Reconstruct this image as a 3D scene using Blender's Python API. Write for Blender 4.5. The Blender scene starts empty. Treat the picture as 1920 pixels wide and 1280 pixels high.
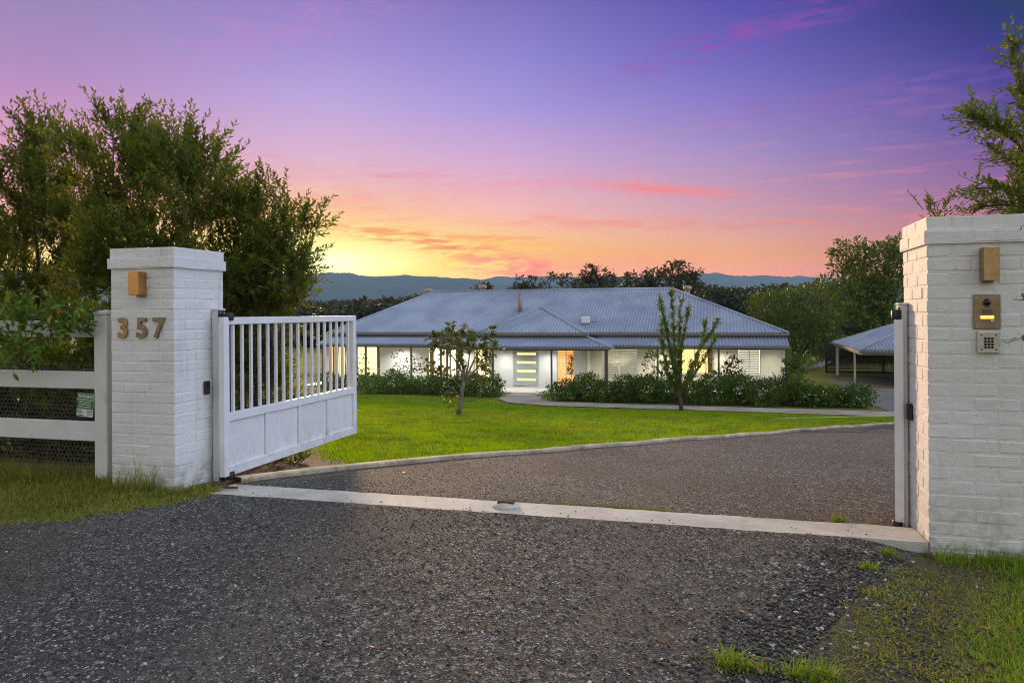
import bpy, math, random
import numpy as np
from mathutils import Vector, Matrix
R = math.radians
sc = bpy.context.scene
COL = sc.collection
rng = np.random.default_rng(7)
random.seed(7)

# ------------------------------------------------------------------ camera
EYE, YAW, ROLL, FPX = 1.5, R(15.5), 0.0066, 1400.0
cam = bpy.data.cameras.new('camera'); camo = bpy.data.objects.new('camera', cam); COL.objects.link(camo)
cam.sensor_width = 36; cam.lens = 36 * FPX / 1920; cam.shift_y = -55 / 1920
cam.clip_start = 0.05; cam.clip_end = 20000
camo.matrix_world = Matrix.Translation((0, 0, EYE)) @ Matrix.Rotation(YAW, 4, 'Z') @ Matrix.Rotation(R(90), 4, 'X') @ Matrix.Rotation(-ROLL, 4, 'Z')
sc.camera = camo
SUN_AZ, SUN_EL = R(-28.4), R(9.0)          # clockwise from +Y ; elevation
# ------------------------------------------------------------------ render settings
sc.view_settings.view_transform = 'Standard'; sc.view_settings.look = 'None'
sc.view_settings.exposure = 0.0; sc.view_settings.gamma = 1.0; sc.view_settings.use_curve_mapping = False
sc.render.engine = 'CYCLES'
cy = sc.cycles
cy.use_denoising = True; cy.filter_width = 1.0; cy.max_bounces = 8; cy.diffuse_bounces = 3; cy.glossy_bounces = 3; cy.transmission_bounces = 4
cy.transparent_max_bounces = 8; cy.volume_bounces = 0; cy.sample_clamp_indirect = 6.0
# ------------------------------------------------------------------ node helpers
def lin(c):
    return tuple(((x/255)/12.92 if x/255 <= .04045 else ((x/255+.055)/1.055)**2.4) for x in c)
class NT:
    def __init__(s, tree): s.t = tree; s.n = tree.nodes; s.l = tree.links
    def node(s, ty, **kw):
        n = s.n.new(ty)
        for k, v in kw.items():
            setattr(n, k, v)
        return n
    def link(s, a, b): s.l.new(a, b)
    def put(s, sock, v):
        if v is None: return
        if isinstance(v, bpy.types.NodeSocket): s.l.new(v, sock)
        else: sock.default_value = v
    def math(s, op, a, b=None, c=None, clamp=False):
        n = s.n.new('ShaderNodeMath'); n.operation = op; n.use_clamp = clamp
        s.put(n.inputs[0], a)
        if b is not None: s.put(n.inputs[1], b)
        if c is not None: s.put(n.inputs[2], c)
        return n.outputs[0]
    def mapr(s, v, a, b, c=0., d=1., smooth=True):
        n = s.n.new('ShaderNodeMapRange'); n.interpolation_type = 'SMOOTHSTEP' if smooth else 'LINEAR'
        s.put(n.inputs[0], v)
        for i, x in enumerate((a, b, c, d)): n.inputs[i+1].default_value = x
        return n.outputs[0]
    def mix(s, f, a, b, blend='MIX'):
        n = s.n.new('ShaderNodeMix'); n.data_type = 'RGBA'; n.blend_type = blend
        s.put(n.inputs[0], f)
        for i, x in ((6, a), (7, b)):
            if isinstance(x, tuple): x = (*x[:3], 1.0)
            s.put(n.inputs[i], x)
        return n.outputs[2]
    def ramp(s, f, stops):
        n = s.n.new('ShaderNodeValToRGB'); cr = n.color_ramp; cr.interpolation = 'LINEAR'
        while len(cr.elements) > 1: cr.elements.remove(cr.elements[-1])
        for i, (p, c) in enumerate(stops):
            e = cr.elements[0] if i == 0 else cr.elements.new(p)
            e.position = p; e.color = (*c[:3], 1.0)
        s.put(n.inputs[0], f)
        return n.outputs[0]
    def noise(s, vec, scale, detail=3., rough=.55, dim='3D', col=False):
        n = s.n.new('ShaderNodeTexNoise'); n.noise_dimensions = dim
        if vec is not None: s.put(n.inputs['Vector'], vec)
        n.inputs['Scale'].default_value = scale; n.inputs['Detail'].default_value = detail; n.inputs['Roughness'].default_value = rough
        return n.outputs[1] if col else n.outputs[0]
    def comb(s, x, y, z=0.):
        n = s.n.new('ShaderNodeCombineXYZ')
        s.put(n.inputs[0], x); s.put(n.inputs[1], y); s.put(n.inputs[2], z)
        return n.outputs[0]

# ------------------------------------------------------------------ world : dusk sky
def make_world():
    w = bpy.data.worlds.new('World'); sc.world = w; w.use_nodes = True
    t = NT(w.node_tree); t.n.clear()
    out = t.node('ShaderNodeOutputWorld'); bg = t.node('ShaderNodeBackground'); t.link(bg.outputs[0], out.inputs[0])
    tc = t.node('ShaderNodeTexCoord'); sp = t.node('ShaderNodeSeparateXYZ'); t.link(tc.outputs['Generated'], sp.inputs[0])
    x, y, z = sp.outputs
    ca, sa = math.cos(SUN_AZ), math.sin(SUN_AZ)
    xs = t.math('SUBTRACT', t.math('MULTIPLY', x, ca), t.math('MULTIPLY', y, sa))
    ys = t.math('ADD', t.math('MULTIPLY', x, sa), t.math('MULTIPLY', y, ca))
    s = t.math('MULTIPLY', t.math('ARCTAN2', xs, ys), 57.29578)          # azimuth from the glow, degrees
    e = t.math('MULTIPLY', t.math('ARCSINE', z), 57.29578)               # elevation, degrees
    pos = t.math('DIVIDE', t.math('MAXIMUM', e, 0.0), 90.0)
    E = [0, 3.5, 5.3, 7.5, 11.5, 15.4, 19, 22.7, 40, 90]
    def st(cols): return t.ramp(pos, [(a/90, lin(c)) for a, c in zip(E, cols)])
    zen = (196, 202, 212)
    L = st([(255,205,110),(255,222,150),(255,196,160),(244,168,182),(214,156,196),(180,143,196),(160,137,188),(150,132,184),(150,146,200),zen])
    S = st([(255,214,70),(255,251,205),(255,240,160),(255,200,160),(222,182,210),(190,168,222),(166,146,212),(144,126,196),(146,142,200),zen])
    C = st([(255,170,75),(254,176,98),(254,198,150),(247,188,184),(210,172,214),(168,153,220),(146,135,210),(126,115,190),(140,138,198),zen])
    M = st([(250,166,116),(240,172,138),(228,170,158),(202,158,180),(164,144,198),(134,120,198),(104,98,186),(84,78,168),(124,126,190),zen])
    Rr = st([(215,130,120),(190,125,135),(172,118,148),(150,108,160),(100,82,160),(66,64,146),(42,47,114),(36,42,104),(100,110,176),zen])
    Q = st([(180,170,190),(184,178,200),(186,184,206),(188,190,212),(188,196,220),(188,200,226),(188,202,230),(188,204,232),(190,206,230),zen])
    B = st([(208,198,198),(210,204,206),(211,207,210),(212,210,214),(212,213,218),(211,214,221),(210,214,223),(208,214,224),(202,208,219),zen])
    c = t.mix(t.mapr(s, -21, 0), L, S)
    c = t.mix(t.mapr(s, 0, 13, smooth=False), c, C)
    c = t.mix(t.mapr(s, 13, 30, smooth=False), c, M)
    c = t.mix(t.mapr(s, 30, 47, smooth=False), c, Rr)
    def glow(s0, e0, ls, we, col, k, c, up=1.):
        q = t.math('ADD', t.math('POWER', t.math('ABSOLUTE', t.math('DIVIDE', t.math('SUBTRACT', s, s0), ls)), 2.5), t.math('POWER', t.math('ABSOLUTE', t.math('DIVIDE', t.math('SUBTRACT', e, e0), we)), 2.))
        return t.mix(t.math('MULTIPLY', t.math('EXPONENT', t.math('MULTIPLY', q, -1.)), k, clamp=True), c, lin(col))
    c = glow(4, 2.2, 11, 3.0, (255,220,62), 1., c)
    c = glow(-2.0, 3.7, 10.5, 1.9, (255,252,188), 1., c)
    c = t.mix(1., c, t.mix(t.math('EXPONENT', t.math('MULTIPLY', t.math('ADD', t.math('POWER', t.math('DIVIDE', t.math('ADD', s, 1.5), 5.), 2.), t.math('POWER', t.math('DIVIDE', t.math('SUBTRACT', e, 3.6), 1.3), 2.)), -1.)), (1., 1., 1.), (1.5, 1.5, 1.6)), 'MULTIPLY')
    # streaky clouds
    dv = t.comb(t.math('MULTIPLY', s, .05), t.math('MULTIPLY', e, .55))
    warp = t.noise(dv, 1.3, 4.)
    warp2 = t.noise(dv, 5.0, 4., .65)
    wv = t.math('ADD', t.math('MULTIPLY', t.math('SUBTRACT', warp, .5), 2.2), t.math('MULTIPLY', t.math('SUBTRACT', warp2, .5), 2.6))
    brk = t.mapr(t.noise(t.comb(t.math('MULTIPLY', s, .22), t.math('MULTIPLY', e, 1.1)), 1.7, 6., .62), .40, .60)
    def streak(s0, e0, slope, ls, we, col, k, c, broken=True):
        ds = t.math('SUBTRACT', s, s0)
        de = t.math('SUBTRACT', t.math('SUBTRACT', e, e0), t.math('MULTIPLY', ds, slope))
        de = t.math('ADD', de, t.math('MULTIPLY', wv, we*.9))
        q = t.math('ADD', t.math('POWER', t.math('ABSOLUTE', t.math('DIVIDE', ds, ls)), 2.), t.math('POWER', t.math('ABSOLUTE', t.math('DIVIDE', de, we)), 2.))
        f = t.math('MULTIPLY', t.math('EXPONENT', t.math('MULTIPLY', q, -1.)), k, clamp=True)
        if broken: f = t.math('MULTIPLY', f, brk)
        return t.mix(f, c, lin(col))
    c = streak(24.5, 9.0, -.10, 5.5, .36, (242,140,146), .95, c, False)
    c = streak(14.5, 9.4, .02, 12, .6, (236,160,180), .45, c)
    c = streak(20, 6.7, -.035, 10, .42, (244,152,146), .6, c)
    c = streak(34, 6.2, -.03, 8, .4, (216,140,152), .55, c)
    c = streak(8.5, 5.0, -.16, 6.0, .62, (248,140,92), 1., c)
    c = streak(12, 5.6, -.06, 5.0, .30, (250,160,120), .7, c)
    c = streak(13.5, 3.4, -.04, 4.5, .7, (250,138,88), .95, c)
    c = streak(0, 6.3, -.05, 4.5, .40, (248,150,108), .9, c)
    c = streak(9, 4.3, -.22, 5, .26, (250,160,95), .75, c)
    c = streak(4.5, 5.5, -.1, 3, .22, (252,160,110), .7, c)
    c = streak(30, 19.4, .20, 9, 1.0, (150,88,178), .65, c)
    c = streak(38, 14.2, .03, 9, 1.3, (150,105,180), .45, c)
    c = streak(4, 10.3, .02, 8, .5, (232,150,185), .5, c)
    c = streak(-4, 8.3, .05, 9, .7, (252,160,160), .5, c)
    c = streak(-4, 20, .33, 9, 2.2, (190,140,200), .45, c)
    fine = t.noise(t.comb(t.math('MULTIPLY', s, .07), t.math('MULTIPLY', e, .9)), 2.2, 5., .6)
    band = t.math('MULTIPLY', t.mapr(fine, .50, .72), t.math('MULTIPLY', t.mapr(e, 1.5, 5), t.mapr(e, 17, 9)))
    c = t.mix(t.math('MULTIPLY', band, .38), c, t.mix(t.mapr(e, 4, 16), lin((252,150,120)), lin((214,140,190))))
    # the rest of the dome : unseen pale sky, brightened as fill light, with a little Nishita
    sky = t.node('ShaderNodeTexSky', sky_type='NISHITA'); sky.sun_disc = False
    sky.sun_elevation = SUN_EL; sky.sun_rotation = SUN_AZ; sky.altitude = 200
    nis = t.mix(1.0, sky.outputs[0], (.05, .05, .05), 'MULTIPLY')
    Bq = t.mix(t.math('MULTIPLY', t.mapr(s, 60, 95), t.mapr(s, 165, 110)), B, t.mix(1.0, Q, (3.1, 3.25, 3.4), 'MULTIPLY'))  # bluer, much brighter sector out of view, added to light the gate face
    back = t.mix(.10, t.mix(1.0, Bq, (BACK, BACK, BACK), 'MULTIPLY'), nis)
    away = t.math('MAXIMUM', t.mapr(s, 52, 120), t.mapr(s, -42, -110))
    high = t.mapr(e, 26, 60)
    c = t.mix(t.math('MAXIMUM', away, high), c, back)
    # the low sky is seen through kilometres of haze: it must be this much brighter beyond it
    pathl = t.math('MINIMUM', t.math('DIVIDE', 300., t.math('MAXIMUM', z, .02)), 5600.)
    tr = t.math('EXPONENT', t.math('MULTIPLY', pathl, -HAZE))
    inv = t.math('SUBTRACT', 1., tr)
    air = t.mix(1., t.comb(inv, inv, inv), (.26, .35, .53), 'MULTIPLY')
    c = t.mix(1., t.mix(1., c, air, 'SUBTRACT'), (0., 0., 0.), 'LIGHTEN'); dv_ = t.mix(1., c, t.comb(tr, tr, tr), 'DIVIDE')
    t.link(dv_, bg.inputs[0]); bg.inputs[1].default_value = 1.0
    w.cycles.sampling_method = 'MANUAL'; w.cycles.sample_map_resolution = 1024
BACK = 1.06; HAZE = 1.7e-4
make_world()
# ------------------------------------------------------------------ sun (low glow of the setting sun)
sl = bpy.data.lights.new('sun', 'SUN'); so = bpy.data.objects.new('sun', sl); COL.objects.link(so)
sl.energy = 5.0; sl.color = (1.0, .66, .36); sl.angle = R(8)
sd = Vector((math.sin(SUN_AZ)*math.cos(SUN_EL), math.cos(SUN_AZ)*math.cos(SUN_EL), math.sin(SUN_EL)))
so.rotation_euler = sd.to_track_quat('Z', 'Y').to_euler(); so.location = sd*60

# ------------------------------------------------------------------ layout helpers
_c, _s = math.cos(YAW), math.sin(YAW)
def _ray(px, py):
    dx, dy = px-960, py-585
    X = (dx-ROLL*dy)/FPX; Y = (ROLL*dx+dy)/FPX
    return Vector((X*_c-_s, X*_s+_c, -Y))
def at(px, py, v):                     # point of the plan plane y = v seen at a photo pixel
    r = _ray(px, py); return Vector((0, 0, EYE)) + r*(v/r.y)
def smooth(a, b, x):
    t = np.clip((x-a)/(b-a), 0, 1); return t*t*(3-2*t)
def G(u, v):                           # terrain height
    u = np.asarray(u, float); v = np.asarray(v, float)
    z = np.where(v < 5.36, .045, .045-(v-5.36)*.098)
    z = np.where(v > 28.5, -2.223-(v-28.5)*.030, z)
    z = np.where(v > 36, -2.448, z)
    z = np.where(v > 62, -2.448-(np.minimum(v, 420)-62)*.03, z)
    z = z - .085*smooth(.75, 1.35, u)*(1-smooth(5.3, 5.8, v))*smooth(2.2, 4.4, v)
    bump = .012*np.sin(u*.9+1)*np.sin(v*.7)+.006*np.sin(u*2.3+v*1.7)
    z = z + bump*smooth(7, 10, v)*(1-smooth(26, 30, v))
    return z
def g(u, v): return float(G(u, v))
def ground_at(px, py):
    r = _ray(px, py); lo, hi = .5, 400.
    for _ in range(50):
        m = (lo+hi)/2
        if EYE+r.z*m-g(r.x*m, r.y*m) > 0: lo = m
        else: hi = m
    return Vector((r.x*lo, r.y*lo, EYE+r.z*lo))

# ------------------------------------------------------------------ object helpers
def tag(o, label=None, cat=None, group=None, kind=None):
    if label: o['label'] = label
    if cat: o['category'] = cat
    if group: o['group'] = group
    if kind: o['kind'] = kind
    return o
def empty(name, loc, label=None, cat=None, group=None, rz=0):
    o = bpy.data.objects.new(name, None); COL.objects.link(o); o.location = loc; o.rotation_euler.z = rz
    o.empty_display_size = .2
    return tag(o, label, cat, group)
def addobj(name, me, mat=None, parent=None):
    o = bpy.data.objects.new(name, me); COL.objects.link(o)
    if mat is not None and len(me.materials) == 0: me.materials.append(mat)
    if parent is not None: o.parent = parent
    return o
class MB:
    """collects simple solids; build() links them as one mesh object"""
    def __init__(s, org=(0, 0, 0)): s.v = []; s.f = []; s.sm = []; s.org = Vector(org)
    def add(s, vs, fs, smooth=False):
        b = len(s.v); s.v += [tuple(Vector(p)-s.org) for p in vs]; s.f += [tuple(i+b for i in f) for f in fs]; s.sm += [smooth]*len(fs)
    def box(s, lo, hi, bev=0.0):
        x0, y0, z0 = lo; x1, y1, z1 = hi
        if bev <= 0:
            vs = [(x0,y0,z0),(x1,y0,z0),(x1,y1,z0),(x0,y1,z0),(x0,y0,z1),(x1,y0,z1),(x1,y1,z1),(x0,y1,z1)]
            s.add(vs, [(0,3,2,1),(4,5,6,7),(0,1,5,4),(1,2,6,5),(2,3,7,6),(3,0,4,7)]); return
        cx, cy_, cz = (x0+x1)/2, (y0+y1)/2, (z0+z1)/2
        vs, fs = cham((x1-x0)/2, (y1-y0)/2, (z1-z0)/2, bev)
        s.add([(cx+a, cy_+b, cz+c) for a, b, c in vs], fs)
    def beam(s, p, q, w, h, up=(0, 0, 1)):
        p, q = Vector(p), Vector(q); d = (q-p).normalized(); up = Vector(up)
        r = d.cross(up)
        if r.length < 1e-4: r = d.cross(Vector((0, 1, 0)))
        r.normalize(); n = r.cross(d)
        vs = [e + r*a*w/2 + n*b*h/2 for e in (p, q) for a, b in ((-1,-1),(1,-1),(1,1),(-1,1))]
        s.add(vs, [(3,2,1,0),(4,5,6,7),(0,1,5,4),(1,2,6,5),(2,3,7,6),(3,0,4,7)])
    def tube(s, pts, rad, n=6, cap=True):
        pts = [Vector(p) for p in pts]
        if not hasattr(rad, '__len__'): rad = [rad]*len(pts)
        rings = []; prev = None
        for i, p in enumerate(pts):
            d = (pts[min(i+1, len(pts)-1)]-pts[max(i-1, 0)]).normalized()
            if prev is None:
                a = d.cross(Vector((0, 0, 1)))
                if a.length < 1e-3: a = d.cross(Vector((1, 0, 0)))
            else: a = prev - d*prev.dot(d)
            a.normalize(); prev = a; b = d.cross(a)
            rings.append([p + (a*math.cos(t*2*math.pi/n)+b*math.sin(t*2*math.pi/n))*rad[i] for t in range(n)])
        vs = [v for r in rings for v in r]; fs = []
        for i in range(len(pts)-1):
            for k in range(n):
                k2 = (k+1) % n; fs.append((i*n+k, i*n+k2, (i+1)*n+k2, (i+1)*n+k))
        if cap: fs += [tuple(reversed(range(n))), tuple(range((len(pts)-1)*n, len(pts)*n))]
        s.add(vs, fs, True)
    def lathe(s, c, prof, n=12, axis='Z'):
        vs = []; fs = []
        for (r, h) in prof:
            for k in range(n):
                a = 2*math.pi*k/n
                p = {'Z': (r*math.cos(a), r*math.sin(a), h), 'Y': (r*math.cos(a), h, r*math.sin(a))}[axis]
                vs.append((c[0]+p[0], c[1]+p[1], c[2]+p[2]))
        for i in range(len(prof)-1):
            for k in range(n):
                k2 = (k+1) % n; fs.append((i*n+k, i*n+k2, (i+1)*n+k2, (i+1)*n+k))
        fs += [tuple(reversed(range(n))), tuple(range((len(prof)-1)*n, len(prof)*n))]
        s.add(vs, fs, True)
    def build(s, name, mat, parent=None, sharp=True):
        me = bpy.data.meshes.new(name); me.from_pydata(s.v, [], s.f); me.validate()
        me.polygons.foreach_set('use_smooth', s.sm[:len(me.polygons)])
        return addobj(name, me, mat, parent)
def cham(a, b, c, e):
    vs = []; idx = {}
    for sx in (-1, 1):
        for sy in (-1, 1):
            for sz in (-1, 1):
                for ax in range(3):
                    d = [a-e, b-e, c-e]; d[ax] = (a, b, c)[ax]
                    idx[(sx, sy, sz, ax)] = len(vs); vs.append((sx*d[0], sy*d[1], sz*d[2]))
    fs = []
    def q(*k): fs.append(tuple(idx[x] for x in k))
    for sg in (-1, 1):
        o = lambda L: L if sg > 0 else L[::-1]
        q(*o([(sg,-1,-1,0),(sg,1,-1,0),(sg,1,1,0),(sg,-1,1,0)]))
        q(*o([(1,sg,-1,1),(-1,sg,-1,1),(-1,sg,1,1),(1,sg,1,1)]))
        q(*o([(-1,-1,sg,2),(1,-1,sg,2),(1,1,sg,2),(-1,1,sg,2)]))
    for s1 in (-1, 1):
        for s2 in (-1, 1):
            o = lambda L: L if s1*s2 > 0 else L[::-1]
            q(*o([(s1,s2,-1,0),(s1,s2,-1,1),(s1,s2,1,1),(s1,s2,1,0)]))
            q(*o([(s1,1,s2,2),(s1,-1,s2,2),(s1,-1,s2,0),(s1,1,s2,0)][::1]))
            q(*o([(-1,s1,s2,1),(-1,s1,s2,2),(1,s1,s2,2),(1,s1,s2,1)][::-1]))
            for s3 in (-1, 1):
                L = [(s1,s2,s3,0),(s1,s2,s3,1),(s1,s2,s3,2)]
                q(*(L if s1*s2*s3 > 0 else L[::-1]))
    return vs, fs
def npmesh(name, V, F, mat=None, parent=None, smooth=False, org=None):
    """V (n,3), F list of int arrays (m,k) of equal k"""
    V = np.asarray(V, np.float64)
    if org is not None: V = V-np.asarray(org)
    F = [np.asarray(f, np.int32) for f in (F if isinstance(F, list) else [F]) if len(f)]
    me = bpy.data.meshes.new(name)
    me.vertices.add(len(V)); me.vertices.foreach_set('co', V.astype(np.float32).ravel())
    loops = np.concatenate([f.ravel() for f in F]); tot = np.concatenate([np.full(len(f), f.shape[1], np.int32) for f in F])
    start = np.concatenate([[0], np.cumsum(tot)[:-1]]).astype(np.int32)
    me.loops.add(len(loops)); me.loops.foreach_set('vertex_index', loops)
    me.polygons.add(len(tot)); me.polygons.foreach_set('loop_start', start); me.polygons.foreach_set('loop_total', tot)
    if smooth: me.polygons.foreach_set('use_smooth', np.ones(len(tot), bool))
    me.update(calc_edges=True)
    return addobj(name, me, mat, parent)

# ------------------------------------------------------------------ materials
MAT = {}
def newmat(name):
    m = bpy.data.materials.new(name); m.use_nodes = True; t = NT(m.node_tree)
    b = t.n.get('Principled BSDF'); MAT[name] = m
    return m, t, b
def coords(t, obj=True):
    n = t.node('ShaderNodeTexCoord'); return n.outputs['Object']
def wpos(t):
    return t.node('ShaderNodeNewGeometry').outputs['Position']
def bump(t, b, h, strength=.3, dist=.01):
    n = t.node('ShaderNodeBump'); n.inputs['Strength'].default_value = strength; n.inputs['Distance'].default_value = dist
    t.put(n.inputs['Height'], h); t.link(n.outputs[0], b.inputs['Normal'])
def plain(name, col, rough=.6, metal=0., var=.12, scale=6., bmp=0., spec=.5, grime=None, bscale=60):
    m, t, b = newmat(name); p = wpos(t)
    n1 = t.noise(p, scale, 4.); n2 = t.noise(p, scale*7, 3.)
    f = t.math('ADD', t.math('MULTIPLY', n1, .65), t.math('MULTIPLY', n2, .35))
    dark = tuple(x*(1-var*1.6) for x in col); lite = tuple(min(1, x*(1+var)) for x in col)
    c = t.mix(t.mapr(f, .3, .7), dark, lite)
    if grime:
        gcol, lo, hi, k, gs = grime
        c = t.mix(t.math('MULTIPLY', t.mapr(t.noise(p, gs, 6., .7), lo, hi), k), c, gcol)
    t.link(c, b.inputs['Base Color'])
    t.link(t.mapr(n2, .2, .8, max(.02, rough-.1), min(1, rough+.1)), b.inputs['Roughness'])
    b.inputs['Metallic'].default_value = metal; b.inputs['Specular IOR Level'].default_value = spec
    if bmp: bump(t, b, t.noise(p, bscale, 4.), bmp, .004)
    return m
def gatemat():
    m, t, b = newmat('gate_white'); p = wpos(t); sp = t.node('ShaderNodeSeparateXYZ'); t.link(p, sp.inputs[0])
    c = t.mix(t.mapr(t.noise(p, 3, 4.), .3, .7), (.76, .77, .785), (.83, .835, .845))
    spl = t.math('MULTIPLY', t.mapr(sp.outputs[2], .62, .06), t.mapr(t.noise(p, 11, 6., .7), .42, .72))
    c = t.mix(t.math('MULTIPLY', spl, .42), c, (.36, .29, .21))
    c = t.mix(t.math('MULTIPLY', t.mapr(t.noise(p, 42, 3., .6), .70, .76), .75), c, (.20, .13, .08))
    mp = t.node('ShaderNodeMapping'); mp.inputs['Scale'].default_value = (20, 20, 1.4); t.link(p, mp.inputs[0])
    c = t.mix(t.math('MULTIPLY', t.mapr(t.noise(mp.outputs[0], 1., 4.), .6, .78), .22), c, (.45, .40, .33))
    t.link(c, b.inputs['Base Color']); b.inputs['Roughness'].default_value = .4
gatemat()
plain('post_white', (.70, .70, .69), .45, var=.05, scale=3, grime=((.3,.25,.16), .6, .8, .5, 5))
plain('brass', (.42, .29, .15), .38, 1.0, .18, 14)
plain('bronze', (.30, .235, .15), .42, 1.0, .15, 14)
plain('copper', (.55, .30, .12), .33, 1.0, .15, 12)
plain('steel', (.55, .54, .52), .35, .9, .1, 20)
plain('black_metal', (.016, .016, .017), .45, 0, .2, 20)
plain('rust', (.12, .06, .03), .8, .2, .35, 30)
plain('rubber', (.02, .02, .02), .7)
plain('concrete', (.56, .52, .44), .85, 0, .15, 2.2, .6, grime=((.2,.17,.13), .5, .75, .35, 3))
plain('concrete_path', (.37, .30, .245), .9, 0, .18, 1.2, .5, grime=((.14,.12,.1), .5, .75, .5, 1))
plain('kerb', (.52, .43, .29), .85, 0, .3, 2., .6, grime=((.14,.12,.07), .48, .7, .7, 1.7))
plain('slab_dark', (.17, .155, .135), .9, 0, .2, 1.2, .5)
plain('wall_paint', (.62, .63, .58), .8, 0, .05, 2., .3)
plain('wall_paint_entry', (.62, .64, .63), .8, 0, .05, 2., .3)
plain('trim', (.10, .095, .085), .5, 0, .12)
plain('trim_light', (.62, .61, .58), .5, 0, .06)
plain('gutter', (.21, .20, .185), .45, 0, .1)
plain('post_dark', (.10, .105, .11), .5, 0, .1)
plain('door_paint', (.36, .42, .41), .45, 0, .05)
plain('blind', (.74, .73, .68), .6, 0, .04)
plain('drape_cloth', (.42, .36, .26), .9, 0, .1, 3.)
plain('lattice', (.045, .03, .02), .8, 0, .3)
plain('timber', (.10, .06, .035), .8, 0, .3)
plain('bark', (.10, .075, .05), .9, 0, .35, 12, .8, bscale=40)
plain('bark_pale', (.24, .21, .15), .9, 0, .4, 8, .8, bscale=40)
plain('soil', (.07, .042, .026), .95, 0, .4, 6, 1., bscale=50)
plain('wire', (.22, .21, .2), .6, .5)
plain('sign_green', (.015, .20, .045), .5, 0, .08)
plain('sign_white', (.75, .76, .72), .5, 0, .05)
plain('sign_black', (.03, .03, .03), .5)
plain('sign_grey', (.30, .32, .27), .5); plain('sign_blue', (.28, .5, .52), .5)
plain('dish_white', (.85, .80, .82), .5, 0, .04)
plain('far_timber', (.3, .27, .23), .9, 0, .2)
plain('white_far', (.7, .68, .64), .7)
plain('flue', (.36, .27, .21), .5, .2, .15)

def roofmat():
    m, t, b = newmat('roof_metal'); p = wpos(t)
    n = t.noise(p, .6, 4.); n2 = t.noise(p, 7, 3.)
    c = t.mix(t.mapr(n, .3, .7), (.25, .29, .37), (.36, .405, .49))
    c = t.mix(t.math('MULTIPLY', t.mapr(n2, .5, .75), .3), c, (.27, .28, .31))
    t.link(c, b.inputs['Base Color']); b.inputs['Roughness'].default_value = .42; b.inputs['Metallic'].default_value = .25
roofmat()
def brickmat():
    m, t, b = newmat('painted_brick'); p = wpos(t)
    big = t.noise(p, 1.4, 4.); mid = t.noise(p, 22, 5., .6); fin = t.noise(p, 140, 4., .6)
    rnd = t.node('ShaderNodeObjectInfo').outputs['Random']
    c = t.mix(t.mapr(big, .3, .7), (.72, .71, .69), (.80, .795, .78))
    c = t.mix(t.math('MULTIPLY', rnd, .10), c, (.52, .51, .49))
    c = t.mix(t.math('MULTIPLY', t.mapr(t.noise(p, 60, 2.), .68, .74), .6), c, (.3, .22, .14))
    sp = t.node('ShaderNodeSeparateXYZ'); t.link(p, sp.inputs[0])
    splash = t.math('MULTIPLY', t.mapr(sp.outputs[2], .42, .05), t.mapr(t.noise(p, 9, 5., .7), .38, .7))
    c = t.mix(t.math('MULTIPLY', splash, .75), c, (.26, .25, .16))
    mp = t.node('ShaderNodeMapping'); mp.inputs['Scale'].default_value = (16, 16, 1.1); t.link(p, mp.inputs[0])
    stk = t.math('MULTIPLY', t.mapr(t.noise(mp.outputs[0], 1., 5., .6), .54, .74), t.mapr(t.noise(p, 2.1, 3.), .35, .65))
    c = t.mix(t.math('MULTIPLY', stk, .40), c, (.34, .32, .27))
    c = t.mix(t.math('MULTIPLY', t.mapr(t.noise(p, 7., 5., .7), .58, .72), .22), c, (.47, .46, .42))
    t.link(c, b.inputs['Base Color']); b.inputs['Roughness'].default_value = .62
    h = t.math('ADD', t.math('MULTIPLY', mid, 1.0), t.math('MULTIPLY', fin, .35))
    bump(t, b, h, .8, .010)
brickmat()
def gravelmat():
    m, t, b = newmat('gravel_bed'); p = wpos(t)
    v = t.node('ShaderNodeTexVoronoi'); v.inputs['Scale'].default_value = 95; t.link(p, v.inputs['Vector'])
    v2 = t.node('ShaderNodeTexVoronoi'); v2.inputs['Scale'].default_value = 38; t.link(p, v2.inputs['Vector'])
    sp = t.node('ShaderNodeSeparateColor'); t.link(v.outputs['Color'], sp.inputs[0])
    sp2 = t.node('ShaderNodeSeparateColor'); t.link(v2.outputs['Color'], sp2.inputs[0])
    c = t.mix(t.mapr(sp.outputs[0], .1, .95, smooth=False), (.017, .0155, .0125), (.125, .114, .094))
    c = t.mix(t.mapr(sp.outputs[1], .93, .95), c, (.5, .475, .44))
    c = t.mix(t.math('MULTIPLY', t.mapr(sp2.outputs[0], .9, .92), .7), c, (.30, .285, .27))
    big = t.noise(p, .5, 4., .6); pat = t.noise(p, 1.6, 5., .65)
    c = t.mix(t.math('MULTIPLY', t.mapr(big, .42, .62), .6), c, (.085, .062, .040))
    c = t.mix(t.math('MULTIPLY', t.mapr(pat, .54, .72), .55), c, (.15, .138, .118))
    sp3 = t.node('ShaderNodeSeparateXYZ'); t.link(p, sp3.inputs[0])
    wob = t.math('ADD', t.math('ADD', sp3.outputs[0], 1.35), t.math('MULTIPLY', t.math('SUBTRACT', t.noise(p, .6, 2.), .5), .9))
    trk = t.math('SUBTRACT', t.math('ABSOLUTE', wob), .78)
    trk = t.math('EXPONENT', t.math('MULTIPLY', t.math('MULTIPLY', trk, trk), -16.))
    c = t.mix(t.math('MULTIPLY', t.math('MULTIPLY', trk, t.mapr(t.noise(p, 2.3, 4., .7), .33, .62)), .75), c, (.125, .108, .086))
    mo = t.math('MULTIPLY', t.mapr(t.noise(p, 1.1, 5., .7), .60, .72), .30)
    c = t.mix(mo, c, (.09, .095, .04))
    t.link(c, b.inputs['Base Color']); b.inputs['Roughness'].default_value = .9
    h = t.math('ADD', t.math('MULTIPLY', v.outputs['Distance'], 1.), t.math('MULTIPLY', v2.outputs['Distance'], 1.2))
    bump(t, b, h, .9, .012)
gravelmat()
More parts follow.
